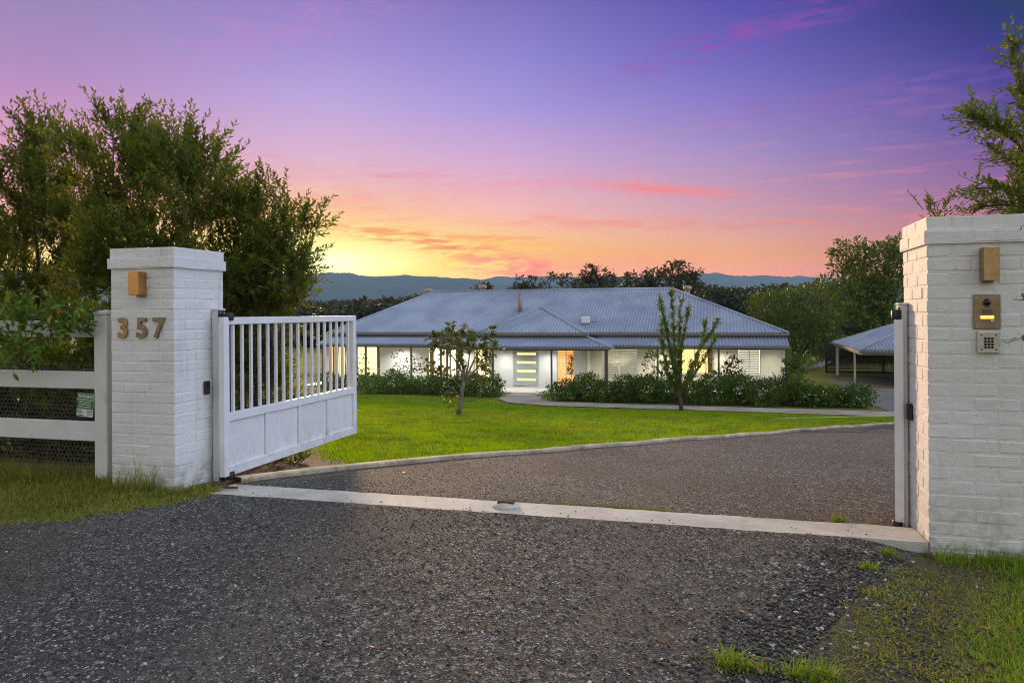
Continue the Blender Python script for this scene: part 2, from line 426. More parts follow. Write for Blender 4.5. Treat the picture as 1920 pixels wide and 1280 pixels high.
def groundmat():
    m, t, b = newmat('earth'); p = wpos(t)
    n1 = t.noise(p, .35, 5., .6); n2 = t.noise(p, 6, 5., .65); n3 = t.noise(p, 55, 3.)
    c = t.mix(t.mapr(n2, .3, .7), (.13, .16, .025), (.23, .24, .05))
    c = t.mix(t.math('MULTIPLY', t.mapr(n1, .45, .65), .5), c, (.22, .2, .05))
    c = t.mix(t.math('MULTIPLY', t.mapr(n3, .5, .7), .5), c, (.07, .05, .03))
    t.link(c, b.inputs['Base Color']); b.inputs['Roughness'].default_value = .95; b.inputs['Specular IOR Level'].default_value = .1
    bump(t, b, n3, .8, .02)
    m, t, b = newmat('moss_soil'); p = wpos(t)
    n2 = t.noise(p, 5, 5., .65); n3 = t.noise(p, 90, 4.); n4 = t.noise(p, 30, 4.)
    c = t.mix(t.mapr(n2, .35, .62), (.075, .058, .040), (.115, .115, .030))
    c = t.mix(t.mapr(n3, .55, .75), c, (.14, .13, .07))
    c = t.mix(t.math('MULTIPLY', t.mapr(n4, .5, .7), .6), c, (.08, .068, .052))
    t.link(c, b.inputs['Base Color']); b.inputs['Roughness'].default_value = .95; b.inputs['Specular IOR Level'].default_value = .15
    bump(t, b, t.math('ADD', n3, n4), .9, .015)
groundmat()
def leafmat(name, a, bb, tr=(.25, .30, .03), k=.35, gloss=.35, old=None):
    m, t, b = newmat(name); g_ = t.node('ShaderNodeNewGeometry'); rnd = g_.outputs['Random Per Island']
    c = t.mix(rnd, tuple(x*.75 for x in a), bb)
    big = t.noise(g_.outputs['Position'], 1.3, 3.)
    c = t.mix(t.math('MULTIPLY', t.mapr(big, .4, .65), .45), c, tuple(x*1.35 for x in bb))
    trc = t.mix(rnd, tuple(x*.7 for x in tr), tr)
    if name == 'grass_lawn':
        q1 = t.mapr(t.noise(g_.outputs['Position'], .55, 5., .65), .46, .66); q2 = t.mapr(t.noise(g_.outputs['Position'], 1.5, 6., .75), .48, .64); q3 = t.mapr(t.noise(g_.outputs['Position'], .9, 4., .6), .52, .7)
        c = t.mix(t.math('MULTIPLY', q1, .62), c, (.33, .31, .015)); trc = t.mix(t.math('MULTIPLY', q1, .5), trc, (.45, .42, .03))
        c = t.mix(t.math('MULTIPLY', q2, .85), c, (.05, .12, .006)); trc = t.mix(t.math('MULTIPLY', q2, .6), trc, (.10, .20, .01))
        c = t.mix(t.math('MULTIPLY', q3, .6), c, (.26, .19, .05))
    if old is not None:
        sel = t.mapr(t.math('FRACT', t.math('MULTIPLY', rnd, 17.37)), 1-old[1], 1-old[1]+.005)
        c = t.mix(sel, c, old[0]); trc = t.mix(sel, trc, tuple(x*1.5 for x in old[0]))
    t.link(c, b.inputs['Base Color']); b.inputs['Roughness'].default_value = .45; b.inputs['Specular IOR Level'].default_value = gloss
    tl = t.node('ShaderNodeBsdfTranslucent'); t.link(trc, tl.inputs[0])
    mx = t.node('ShaderNodeMixShader'); mx.inputs[0].default_value = k
    out = t.n.get('Material Output'); t.link(b.outputs[0], mx.inputs[1]); t.link(tl.outputs[0], mx.inputs[2]); t.link(mx.outputs[0], out.inputs[0])
    return m
leafmat('leaf_hedge', (.028, .052, .008), (.095, .135, .016), (.34, .40, .025), .40, .2, ((.35, .16, .03), .010))
leafmat('leaf_bright', (.06, .14, .014), (.14, .25, .025), (.20, .28, .03), .3, .35, ((.4, .25, .05), .03))
leafmat('leaf_olive', (.04, .075, .012), (.10, .15, .020), (.26, .34, .03), .35, .25, ((.45, .28, .03), .03))
leafmat('leaf_shrub', (.026, .065, .007), (.11, .185, .018), (.14, .22, .02), .25, .2, ((.25,.12,.03), .015))
leafmat('leaf_red', (.05, .028, .016), (.10, .055, .025), (.25, .1, .03), .25, .3)
leafmat('leaf_lawn_tree', (.05, .085, .010), (.14, .18, .02), (.24, .25, .03), .3, .35, ((.3,.14,.03), .03))
leafmat('leaf_crepe', (.09, .17, .015), (.20, .29, .03), (.25, .32, .04), .35, .35)
leafmat('leaf_gum', (.022, .030, .012), (.05, .058, .02), (.14, .12, .02), .2, .25)
leafmat('leaf_round', (.035, .08, .010), (.105, .16, .018), (.18, .24, .02), .28, .25)
leafmat('leaf_big', (.04, .095, .012), (.13, .20, .022), (.2, .26, .02), .28, .3, ((.35, .12, .03), .02))
leafmat('leaf_forest', (.020, .030, .012), (.042, .055, .02), (.1, .1, .02), .15, .2)
leafmat('grass_lawn', (.14, .29, .004), (.30, .45, .006), (.46, .75, .008), .45, 0.02, ((.26, .20, .06), .05))
leafmat('grass_verge', (.15, .18, .018), (.32, .31, .05), (.26, .34, .03), .35, 0.05, ((.28, .2, .08), .07))
leafmat('grass_bright', (.13, .25, .012), (.28, .40, .03), (.3, .4, .03), .35, 0.05, ((.32, .26, .1), .06))
leafmat('dry_grass', (.16, .10, .04), (.28, .19, .09), (.3, .2, .08), .3, .1)
leafmat('dead_leaf', (.20, .075, .025), (.38, .19, .06), (.4, .18, .04), .2, .3)
leafmat('blossom', (.70, .68, .55), (.80, .78, .66), (.6, .6, .4), .25, .2)
def stonemat():
    m, t, b = newmat('stones'); g_ = t.node('ShaderNodeNewGeometry'); rnd = g_.outputs['Random Per Island']
    c = t.ramp(rnd, [(0, (.014, .013, .011)), (.50, (.042, .039, .032)), (.76, (.088, .081, .068)), (.88, (.17, .158, .134)), (.93, (.15, .10, .06)), (.97, (.42, .40, .36)), (1, (.64, .62, .57))])
    c = t.mix(t.math('MULTIPLY', t.noise(g_.outputs['Position'], 160, 3.), .4), c, (.045, .040, .034))
    t.link(c, b.inputs['Base Color']); b.inputs['Roughness'].default_value = .8
stonemat()
def emis(name, col, k, fold=0.0, vert=True):
    m, t, b = newmat(name); p = wpos(t)
    sp = t.node('ShaderNodeSeparateXYZ'); t.link(p, sp.inputs[0])
    wv = t.math('SINE', t.math('MULTIPLY', sp.outputs[0], 38.))
    f = t.math('ADD', t.math('MULTIPLY', wv, fold), t.math('MULTIPLY', t.noise(p, 1.7, 4.), .7))
    t.link(t.mix(t.mapr(f, .2, .52), tuple(x*y for x, y in zip(col, (.78, .70, .58))), col), b.inputs['Emission Color']); b.inputs['Emission Strength'].default_value = k
    b.inputs['Base Color'].default_value = (.5, .45, .38, 1)
    return m
emis('lit_yellow', (1., .68, .28), 1.6, .08)
emis('lit_cream', (1., .80, .48), 1.65, .06)
emis('lit_white', (1., .88, .72), 1.8, .03)
emis('lit_orange', (1., .46, .14), 1.3, .05)
emis('lit_dim', (.74, .76, .60), .6, .05)
emis('lit_shutter', (.95, .93, .82), 1.7, .0)
emis('lit_slot', (1., .66, .27), 1.5, .0)
emis('intercom_glow', (1., .36, .03), 2.6, .0)
emis('downlight_glow', (1., .93, .8), 8., .0)
def glassmat():
    m, t, b = newmat('window_glass'); out = t.n.get('Material Output')
    tr = t.node('ShaderNodeBsdfTransparent'); gl = t.node('ShaderNodeBsdfGlossy'); gl.inputs['Roughness'].default_value = .03
    fr = t.node('ShaderNodeFresnel'); fr.inputs[0].default_value = 1.45
    mx = t.node('ShaderNodeMixShader'); t.link(fr.outputs[0], mx.inputs[0]); t.link(tr.outputs[0], mx.inputs[1]); t.link(gl.outputs[0], mx.inputs[2])
    t.link(mx.outputs[0], out.inputs[0])
    m, t, b = newmat('dark_lens'); b.inputs['Base Color'].default_value = (.01, .01, .012, 1); b.inputs['Roughness'].default_value = .05
glassmat()
def hillmat():
    m, t, b = newmat('hill_forest'); p = wpos(t)
    n = t.noise(p, .012, 5., .65); n2 = t.noise(p, .05, 3.)
    c = t.mix(t.mapr(n, .35, .65), (.022, .032, .020), (.05, .06, .032))
    c = t.mix(t.math('MULTIPLY', t.mapr(n2, .5, .65), .5), c, (.02, .028, .018))
    t.link(c, b.inputs['Base Color']); b.inputs['Roughness'].default_value = 1.; b.inputs['Specular IOR Level'].default_value = 0.
hillmat()
M = MAT
# ================================================================== SETTING
def grid_sheet(name, us, vs, zfun, mat, kind='structure', off=0.):
    U, Vv = np.meshgrid(us, vs); Z = zfun(U, Vv)+off
    V = np.stack([U, Vv, Z], -1).reshape(-1, 3); n = len(us)
    i = np.arange(len(vs)-1)[:, None]*n+np.arange(n-1)[None]; i = i.ravel()
    o = npmesh(name, V, np.stack([i, i+1, i+1+n, i+n], 1), mat, smooth=True)
    return tag(o, kind=kind)
def spread(a, b, step, far, k=1.35):
    c = list(np.arange(a, b, step)); d = step
    hi = [b]; lo = []
    while hi[-1] < far: d *= k; hi.append(hi[-1]+d)
    d = step
    x = a
    while x > -far: d *= k; x -= d; lo.append(x)
    return np.array(lo[::-1]+c+hi)
us = np.clip(spread(-26, 16, .3, 5400), -5400, 5400); vs_ = np.clip(spread(-8, 64, .3, 5250), -600, 5250); vs_ = np.unique(vs_); us = np.unique(us)
tag(grid_sheet('ground', us, vs_, G, M['earth']), 'grassy earth that slopes down from the gate past the house', 'ground')

def loft(name, left, right, n, mat, off, kind='structure', sub=24):
    """sheet between two plan polylines, draped on the terrain"""
    def res(pts, k):
        p = np.array(pts, float); d = np.r_[0, np.cumsum(np.hypot(*np.diff(p, axis=0).T))]; t = np.linspace(0, d[-1], k)
        return np.stack([np.interp(t, d, p[:, 0]), np.interp(t, d, p[:, 1])], 1)
    A, B = res(left, sub), res(right, sub); w = np.linspace(0, 1, n)[None, :, None]
    P = A[:, None]*(1-w)+B[:, None]*w; P = P.reshape(-1, 2)
    V = np.c_[P, G(P[:, 0], P[:, 1])+off]
    i = (np.arange(sub-1)[:, None]*n+np.arange(n-1)[None]).ravel()
    return tag(npmesh(name, V, np.stack([i, i+1, i+1+n, i+n], 1), mat, smooth=True), kind=kind)
VL = [(-14, -5), (-9.5, 1.5), (-6.3, 3.2), (-4.81, 4.04), (-4.42, 4.23), (-4.15, 4.63), (-3.92, 5.02), (-3.86, 5.18)]
VR = [(1.0, -5), (.62, 1.0), (.50, 2.4)]+[tuple(ground_at(*q_)[:2]) for q_ in ((1540, 1280), (1562, 1230), (1600, 1180), (1640, 1130), (1695, 1082))]+[(1.25, 5.18)]
tag(loft('driveway', VL, VR, 40, M['gravel_bed'], .006, sub=70), 'grey gravel drive in front of the gateway', 'driveway')
KERB = [tuple(ground_at(*p)[:2]) for p in [(452, 905), (560, 888), (690, 875), (850, 862), (1000, 850), (1200, 834), (1350, 822), (1500, 808), (1672, 795)]]
KERB += [(KERB[-1][0]+3, KERB[-1][1]+3.2), (KERB[-1][0]+8, KERB[-1][1]+6.5)]
DR = [(1.9, 5.53), (4.0, 6.5), (6.5, 8.2), (9, 11), (12, 16), (KERB[-1][0]+4, KERB[-1][1])]
tag(loft('driveway', [(-3.95, 5.53)]+KERB, DR, 40, M['gravel_bed'], .006, sub=70), 'dark gravel drive curving away inside the gateway', 'driveway')
# mossy soil of the right verge
tag(loft('soil', [(x_-.08, y_) for x_, y_ in VR[:-1]]+[(1.2, 5.16)], [(9, -5), (8, 1), (7, 2.6), (6, 3.2), (5, 3.8), (4.6, 4.3), (4.3, 4.8), (4., 5.16)], 30, M['moss_soil'], .014, sub=60), 'mossy bare soil at the edge of the gravel', 'soil')
# brown bed inside the left gate leaf and along the far kerb
KA = np.array(KERB)
tag(loft('soil', [(-4.9, 5.3), (-5.4, 6.5), (-5.3, 7.4), (-4.2, 7.75), (-3.7, 7.6)], [(-4.2, 5.3), (-4.05, 5.8), (-3.98, 6.4), (-3.62, 7.15), (-3.5, 7.3)], 10, M['soil'], .012, sub=20), 'dark brown mulch bed under the open gate', 'soil')
tag(loft('soil', [(1.6, 16.5), (2.6, 18.4), (4.3, 20.6), (6.5, 22.6)], [(KA[7][0]+.0, KA[7][1]+.3), (2.9, 17.3), (KA[8][0], KA[8][1]+.2), (KA[9][0], KA[9][1]+.2)], 6, M['soil'], .012, sub=16), 'brown mulch strip between the lawn and the kerb', 'soil')
# concrete strip
mb = MB()
rag = random.Random(3)
xs = np.linspace(-4.02, 1.246, 44); fr = []; 
for x in xs: fr.append((x, 5.165+rag.uniform(-.012, .012), 5.54+rag.uniform(-.008, .008)))
for a, b in zip(fr[:-1], fr[1:]):
    zb, zt = -.08, .052
    za = .052+.002*math.sin(a[0]*3)
    mb.add([(a[0], a[1], zt), (b[0], b[1], zt), (b[0], b[2], zt-.012), (a[0], a[2], zt-.012), (a[0], a[1], zb), (b[0], b[1], zb), (b[0], b[2], zb), (a[0], a[2], zb)],
           [(0, 1, 2, 3), (0, 4, 5, 1), (3, 2, 6, 7)])
tag(mb.build('concrete_strip', M['concrete']), 'pale concrete strip laid across the gateway', 'concrete strip', kind='structure')
# kerb : concrete edging that follows the drive
mb = MB(); d = np.r_[0, np.cumsum(np.hypot(*np.diff(KA, axis=0).T))]; tt = np.arange(0, d[-1], .22)
kp = np.stack([np.interp(tt, d, KA[:, 0]), np.interp(tt, d, KA[:, 1])], 1)
for _ in range(60): kp[1:-1] = (kp[:-2]+2*kp[1:-1]+kp[2:])/4
rows = []
for i, p in enumerate(kp):
    q = kp[min(i+1, len(kp)-1)]-kp[max(i-1, 0)]; q /= np.hypot(*q); nrm = np.array([-q[1], q[0]])
    z = g(*p); top = z+.05+rag.uniform(-.004, .004); w0 = -.005+rag.uniform(-.006, .006); w1 = .115+rag.uniform(-.008, .008)
    a = p+nrm*w0; b = p+nrm*w1
    rows.append([(a[0], a[1], z-.1), (a[0], a[1], top-.012), (*(p+nrm*(w0+.012)), top), (*(p+nrm*(w1-.012)), top), (b[0], b[1], top-.012), (b[0], b[1], z-.1)])
for r0, r1 in zip(rows[:-1], rows[1:]):
    for k in range(5): mb.add([r0[k], r1[k], r1[k+1], r0[k+1]], [(0, 1, 2, 3)])
tag(mb.build('kerb', M['kerb']), 'weathered concrete edging between lawn and gravel', 'kerb', kind='structure')
# paths
def slab(name, pts, mat, label, h=.05, cat='path'):
    mb = MB(); n = len(pts)
    top = [(x, y, g(x, y)+h) for x, y in pts]; bot = [(x, y, g(x, y)-.15) for x, y in pts]
    mb.add(top+bot, [tuple(range(n))]+[(i, i+n, (i+1) % n+n, (i+1) % n) for i in range(n)])
    return tag(mb.build(name, mat), label, cat, kind='structure')
loft('path', [(-9.7, 34.7), (-9.6, 33.2), (-9.3, 31.2), (-8.4, 29.6), (-6.6, 28.75), (-3, 28.7), (2, 28.5), (7, 28.3), (14, 28.2)],
     [(-7.75, 34.7), (-7.75, 33.2), (-7.6, 31.8), (-7.1, 31.0), (-6.2, 30.55), (-3, 30.3), (2, 30.2), (7, 30.0), (14, 29.9)], 6, M['concrete_path'], .035, sub=60)
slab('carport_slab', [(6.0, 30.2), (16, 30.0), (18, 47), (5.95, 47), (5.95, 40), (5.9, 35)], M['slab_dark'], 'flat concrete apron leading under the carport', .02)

# ================================================================== PILLARS
SB, LB, DB, HB, PITCH = .63, .245, .12, .076, .086
brick_meshes = []
for k in range(7):
    r_ = random.Random(50+k); vs, fs = cham(LB/2, DB/2, HB/2, .0045+.0025*r_.random())
    vs = [(x+r_.uniform(-.0018, .0018), y+r_.uniform(-.0022, .0022), z+r_.uniform(-.0018, .0018)) for x, y, z in vs]
    me = bpy.data.meshes.new('brick'); me.from_pydata(vs, [], fs); me.validate(); me.materials.append(M['painted_brick']); brick_meshes.append(me)
def pillar(u0, v0, top, n, label):
    """front left corner (u0, v0); n courses down from the top"""
    t = empty('brick_pillar', (u0+SB/2, v0+SB/2, top-n*PITCH), label, 'pillar')
    r_ = random.Random(int(u0*100))
    mb = MB()
    z_end = n*PITCH
    i_ = SB/2-.0028
    mb.box((-i_, -i_, -.25), (i_, i_, z_end-2*PITCH-.003)); j_ = SB/2+.0175
    mb.box((-j_, -j_, z_end-2*PITCH-.003), (j_, j_, z_end-PITCH-.004)); k_ = SB/2+.0035; mb.box((-k_, -k_, z_end-PITCH-.006), (k_, k_, z_end-.006))
    mb.build('mortar', M['painted_brick'], t)
    for c in range(n):
        o = .019 if c == n-2 else (.005 if c == n-1 else 0.)
        hs = SB/2+o; k = (2*hs)/SB
        for side in range(4):
            for j in range(2):
                x = -hs+(LB/2+j*(LB+.01))*k
                if c % 2: x = -x
                b = bpy.data.objects.new('brick', r_.choice(brick_meshes)); COL.objects.link(b); b.parent = t
                R_ = Matrix.Rotation(side*math.pi/2, 4, 'Z')
                b.matrix_local = R_ @ Matrix.Translation((x, -hs+DB/2+r_.uniform(-.0015, .0015), (c+.5)*PITCH-.004)) @ Matrix.Rotation(r_.uniform(-.006, .006), 4, 'Y') @ Matrix.Diagonal((k, 1, 1, 1)) @ Matrix.Rotation(math.pi*r_.choice((0, 1)), 4, 'Y')
    return t
PLu, PLv, PLtop = -4.92, 5.14, 2.058
PRu, PRv, PRtop = 1.252, 5.172, 2.08
pillar(PLu, PLv, PLtop, 25, 'white painted brick pillar carrying the house number')
pillar(PRu, PRv, PRtop, 26, 'white painted brick pillar with intercom and keypad')
# gate posts fixed to the pillar sides
def gate_post(name, lo, hi, label):
    t = empty(name, ((lo[0]+hi[0])/2, (lo[1]+hi[1])/2, lo[2]), label, 'gate post', 'gate posts on the pillars')
    mb = MB(t.location); mb.box(lo, hi, .006); mb.build('post', M['post_white'], t)
    mb = MB(t.location); mb.box((lo[0]-.003, lo[1]-.003, hi[2]+.001), (hi[0]+.003, hi[1]+.003, hi[2]+.016), .004); mb.build('cap', M['post_white'], t)
    return t
GP1 = gate_post('gate_post', (-4.284, 5.60, .0), (-4.21, 5.69, 1.53), 'thin white gate post bolted to the numbered pillar')
GP2 = gate_post('gate_post', (1.19, 5.66, -.06), (1.2465, 5.745, 1.53), 'thin white gate post bolted to the intercom pillar')

# wall lamps
def wall_lamp(c, v, w, h, dep, label, mat, side):
    t = empty('wall_lamp', (c[0], v, c[1]), label, 'lamp', 'pillar lamps'); o = t.location
    mb = MB(o); x0, x1, z0, z1 = c[0]-w/2, c[0]+w/2, c[1]-h/2, c[1]+h/2; th = .006
    y0 = v-dep; y1 = v-.012
    mb.box((x0, y0, z0), (x1, y0+th, z1), .0015)
    mb.box((x0, y0+th, z0), (x0+th, y1, z1)); mb.box((x1-th, y0+th, z0), (x1, y1, z1)); mb.box((x0+th, y0+th, z1-th), (x1-th, y1, z1))
    mb.build('housing', mat, t)
    mb = MB(o); mb.box((x0+.012, v-.03, z0-.012), (x1-.012, v, z1-.02), .003); mb.build('mount', M['bronze'], t)
    mb = MB(o); mb.lathe((c[0], v-dep*.55, z0+.02), [(.03, -.006), (.034, 0), (.034, .03), (.02, .04)], 14); mb.build('bulb_glass', M['sign_white'], t)
    return t
p = at(258.5, 531.5, PLv-.05)
wall_lamp((p.x, p.z), PLv-.001, .10, .19, .10, 'copper box lamp above the house number', M['copper'], 1)
p = at(1856, 495, PRv-.06)
wall_lamp((p.x, p.z), PRv-.001, .085, .20, .095, 'brass box lamp above the intercom', M['brass'], -1)
# house number digits
def digit(ch, px, mat, label):
    c0 = at(px, 632, PLv-.012)
    cu = bpy.data.curves.new('house_number', 'FONT'); cu.body = ch; cu.size = .228; cu.extrude = .008; cu.bevel_depth = .0012; cu.offset = .0048
    cu.align_x = 'CENTER'
    tmp = bpy.data.objects.new('tmp', cu); COL.objects.link(tmp)
    dg = bpy.context.evaluated_depsgraph_get(); me = bpy.data.meshes.new_from_object(tmp.evaluated_get(dg)); bpy.data.objects.remove(tmp)
    me.materials.clear()
    o = addobj('house_number', me, mat); o.location = (c0.x, PLv-.014, c0.z); o.rotation_euler = (R(90), 0, 0)
    tag(o, label, 'number', 'digits of the house number')
digit('3', 231, M['brass'], 'bright brass digit 3 on the white pillar')
digit('5', 266.5, M['bronze'], 'dull bronze digit 5 on the white pillar')
digit('7', 297.5, M['bronze'], 'brown bronze digit 7 on the white pillar')
# intercom
def rect_px(x0, x1, y0, y1, v):
    a, b = at(x0, y1, v), at(x1, y0, v); return a.x, b.x, a.z, b.z
x0, x1, z0, z1 = rect_px(1824, 1875, 552, 617, PRv); cx, cz, w, h = (x0+x1)/2, (z0+z1)/2, x1-x0, z1-z0
t = empty('intercom', (cx, PRv, z0), 'bronze intercom panel with glowing orange call bar', 'intercom'); o = t.location
mb = MB(o); mb.box((x0, PRv-.012, z0), (x1, PRv-.001, z1), .003); mb.build('plate', M['bronze'], t)
mb = MB(o); zc = z0+h*.775; mb.lathe((cx, PRv-.013, zc), [(.021, .002), (.021, -.004), (.016, -.010), (.009, -.016), (.002, -.018)], 18, 'Y'); mb.build('camera_lens', M['dark_lens'], t)
mb = MB(o); mb.lathe((cx, PRv-.012, zc), [(.026, .002), (.026, -.003), (.022, -.004), (.021, -.002)], 20, 'Y'); mb.build('lens_ring', M['bronze'], t)
for k in range(5):
    mb = MB(o); zz = z0+h*(.56-.028*k); mb.box((cx-.027, PRv-.0145, zz), (cx+.027, PRv-.0122, zz+.0022)); mb.build('speaker_slot', M['black_metal'], t)
mb = MB(o); mb.box((cx-.037, PRv-.018, z0+h*.30), (cx+.037, PRv-.0118, z0+h*.395), .003); mb.build('call_bar', M['intercom_glow'], t)
mb = MB(o); mb.lathe((cx+.026, PRv-.012, z0+h*.225), [(.0085, .002), (.0085, -.005), (.006, -.007)], 12, 'Y'); mb.build('key_switch', M['steel'], t)
mb = MB(o); mb.box((cx-.012, PRv-.0142, z0+h*.63), (cx+.012, PRv-.0122, z0+h*.65)); mb.build('maker_plate', M['black_metal'], t)
for sx in (-1, 1):
    for zz in (z0+.02, z1-.02):
        mb = MB(o); mb.lathe((cx+sx*(w/2-.018), PRv-.012, zz), [(.004, .002), (.004, -.0015)], 8, 'Y'); mb.build('screw', M['steel'], t)
# keypad
x0, x1, z0, z1 = rect_px(1830, 1873, 620.5, 662, PRv); cx, cz, w, h = (x0+x1)/2, (z0+z1)/2, x1-x0, z1-z0
t = empty('keypad', (cx, PRv, z0), 'silver keypad with twelve round keys under the intercom', 'keypad'); o = t.location
mb = MB(o); mb.box((x0, PRv-.026, z0), (x1, PRv-.001, z1), .006); mb.build('plate', M['steel'], t)
for r_ in range(4):
    for c_ in range(3):
        mb = MB(o); mb.lathe((cx+(c_-1)*.0185, PRv-.026, cz+(1.1-r_)*.0175+.004), [(.0075, .002), (.0075, -.005), (.0055, -.0065)], 10, 'Y'); mb.build('key', M['black_metal'], t)
for sx in (-1, 1):
    for sz in (-1, 1):
        mb = MB(o); mb.lathe((cx+sx*.039, PRv-.026, cz+sz*.044), [(.005, .002), (.005, -.002)], 8, 'Y'); mb.build('screw', M['black_metal'], t)
mb = MB(o); mb.box((cx-.02, PRv-.0285, z0+.016), (cx+.02, PRv-.0262, z0+.0185)); mb.build('label_line', M['sign_white'], t)
# safety beam sensors on the pillar sides
def sensor(lo, hi, label):
    t = empty('gate_sensor', ((lo[0]+hi[0])/2, (lo[1]+hi[1])/2, lo[2]), label, 'sensor', 'gate beam sensors')
    mb = MB(t.location); mb.box(lo, hi, .008); mb.build('housing', M['black_metal'], t)
    sgn = 1 if lo[0] < -2 else -1; xf = hi[0] if sgn > 0 else lo[0]
    mb = MB(t.location); mb.box((xf-.003, lo[1]+.012, (lo[2]+hi[2])/2), (xf+.003, hi[1]-.012, hi[2]-.012)); mb.build('lens', M['dark_lens'], t)
pz = [at(392, y, 5.52).z for y in (739, 714)]
sensor((-4.289, 5.49, pz[0]), (-4.255, 5.545, pz[1]), 'small black gate sensor on the numbered pillar')
pz = [at(1710, y, 5.6).z for y in (786, 755)]
sensor((1.216, 5.545, pz[0]), (1.251, 5.60, pz[1]), 'small black gate sensor on the intercom pillar')

# ================================================================== FENCE left of the pillar
FV = 5.32
zr = [(at(100, b, FV).z, at(100, a, FV).z) for a, b in ((601, 632), (695, 727), (787, 823))]
t = empty('post_and_rail_fence', (-5.0, FV, .04), 'white three rail fence with wire mesh beside the pillar', 'fence'); o = t.location
UX = at(176, 700, FV-.05).x
for ux in (UX, -7.9):
    mb = MB(o); mb.box((ux, FV-.05, -.2), (ux+.135, FV+.085, 1.50), .006); po = mb.build('post', M['post_white'], t)
    mb = MB(o); mb.box((ux-.006, FV-.056, 1.501), (ux+.141, FV+.091, 1.525), .004); c = (ux+.0675, FV+.0175)
    mb.add([(ux-.004, FV-.054, 1.525), (ux+.139, FV-.054, 1.525), (ux+.139, FV+.089, 1.525), (ux-.004, FV+.089, 1.525), (c[0], c[1], 1.545)], [(0, 1, 4), (1, 2, 4), (2, 3, 4), (3, 0, 4)])
    mb.build('post_cap', M['post_white'], po)
for k, (a, b) in enumerate(zr):
    mb = MB(o); mb.box((-9.2, FV-.012, a), (UX+.001, FV+.03, b), .004); mb.build('rail', M['post_white'], t)
mb = MB(o); hx = .042; ry = .5*hx/math.cos(R(30))
def wire(p, q):
    p, q = Vector(p), Vector(q); dd = (q-p).normalized(); n = Vector((dd.z, 0, -dd.x))*.0016
    yv = Vector((0, .0016, 0))
    mb.add([p+n, p-n, p+yv, q+n, q-n, q+yv], [(0, 1, 4, 3), (1, 2, 5, 4), (2, 0, 3, 5)])
for i in range(58):
    for j in range(28):
        cx = -7.45+i*hx+(hx/2 if j % 2 else 0); cz = .06+j*ry*1.5
        if cx > UX-.015 or cz > 1.08: continue
        h = [(cx+ry*math.sin(R(60*k)), FV+.045+.006*math.sin(cx*5+cz*7), cz+ry*math.cos(R(60*k))) for k in range(6)]
        for k in (0, 1, 5): wire(h[k], h[(k+1) % 6])
w_ = mb.build('wire_mesh', M['wire'], t); tag(w_, kind='stuff')
mb = MB(o); hp = at(164, 607, FV-.03)
mb.tube([(hp.x+.02, FV-.014, hp.z+.05), (hp.x+.015, FV-.03, hp.z+.02), (hp.x+.004, FV-.035, hp.z-.05), (hp.x-.01, FV-.035, hp.z-.07), (hp.x-.03, FV-.035, hp.z-.065), (hp.x-.036, FV-.035, hp.z-.045)], .006, 6)
mb.build('hook', M['black_metal'], t)
# warning sign hung on the wire
c00 = at(138, 781, FV+.02); c11 = at(178, 741, FV+.02)
w, h = .176, .205
t = empty('warning_sign', ((c00.x+c11.x)/2-.002, FV+.026, c00.z+.005), 'green and white warning sign hung on the wire mesh', 'sign')
t.rotation_euler = (0, R(4), 0)
mb = MB(); mb.box((-w/2, -.002, 0), (w/2, .002, h)); mb.build('plate', M['sign_white'], t)
mb = MB(); mb.box((-w/2+.003, -.0045, .066), (w/2-.003, -.0025, h-.008)); mb.build('green_field', M['sign_green'], t)
mb = MB(); mb.box((-w/2+.003, -.0045, h-.0075), (w/2-.003, -.0025, h-.001)); mb.build('top_border', M['sign_grey'], t)
def sign_text(s, x, z, size, mat, al='CENTER', bold=.0):
    cu = bpy.data.curves.new('lettering', 'FONT'); cu.body = s; cu.size = size; cu.align_x = al; cu.extrude = .0003; cu.offset = bold
    tmp = bpy.data.objects.new('tmp', cu); COL.objects.link(tmp); dg = bpy.context.evaluated_depsgraph_get()
    me = bpy.data.meshes.new_from_object(tmp.evaluated_get(dg)); bpy.data.objects.remove(tmp); me.materials.clear()
    q = addobj('lettering', me, mat, t); q.location = (x, -.0055, z); q.rotation_euler = (R(90), 0, 0)
sign_text('WARNING', .008, .167, .034, M['sign_white'], bold=.0012)
for k, s in enumerate(['RECLAIMED EFFLUENT', 'THIS LOCATION', 'DO NOT DRINK', 'AVOID CONTACT']):
    sign_text(s, .004, .144-.0225*k, .0175, M['sign_white'], bold=.0004)
for k, s in enumerate(['Service', 'Enquiries']): sign_text(s, -.080, .046-.016*k, .0165, M['sign_black'], 'LEFT', .0004)
mb = MB(); mb.box((-.078, -.0045, .007), (-.010, -.0025, .014)); mb.build('small_print', M['sign_black'], t)
mb = MB(); mb.box((.024, -.0045, .040), (.078, -.0025, .056)); mb.build('logo_band', M['sign_grey'], t)
mb = MB(); mb.box((.024, -.0045, .014), (.078, -.0025, .034)); mb.build('logo_panel', M['sign_blue'], t)

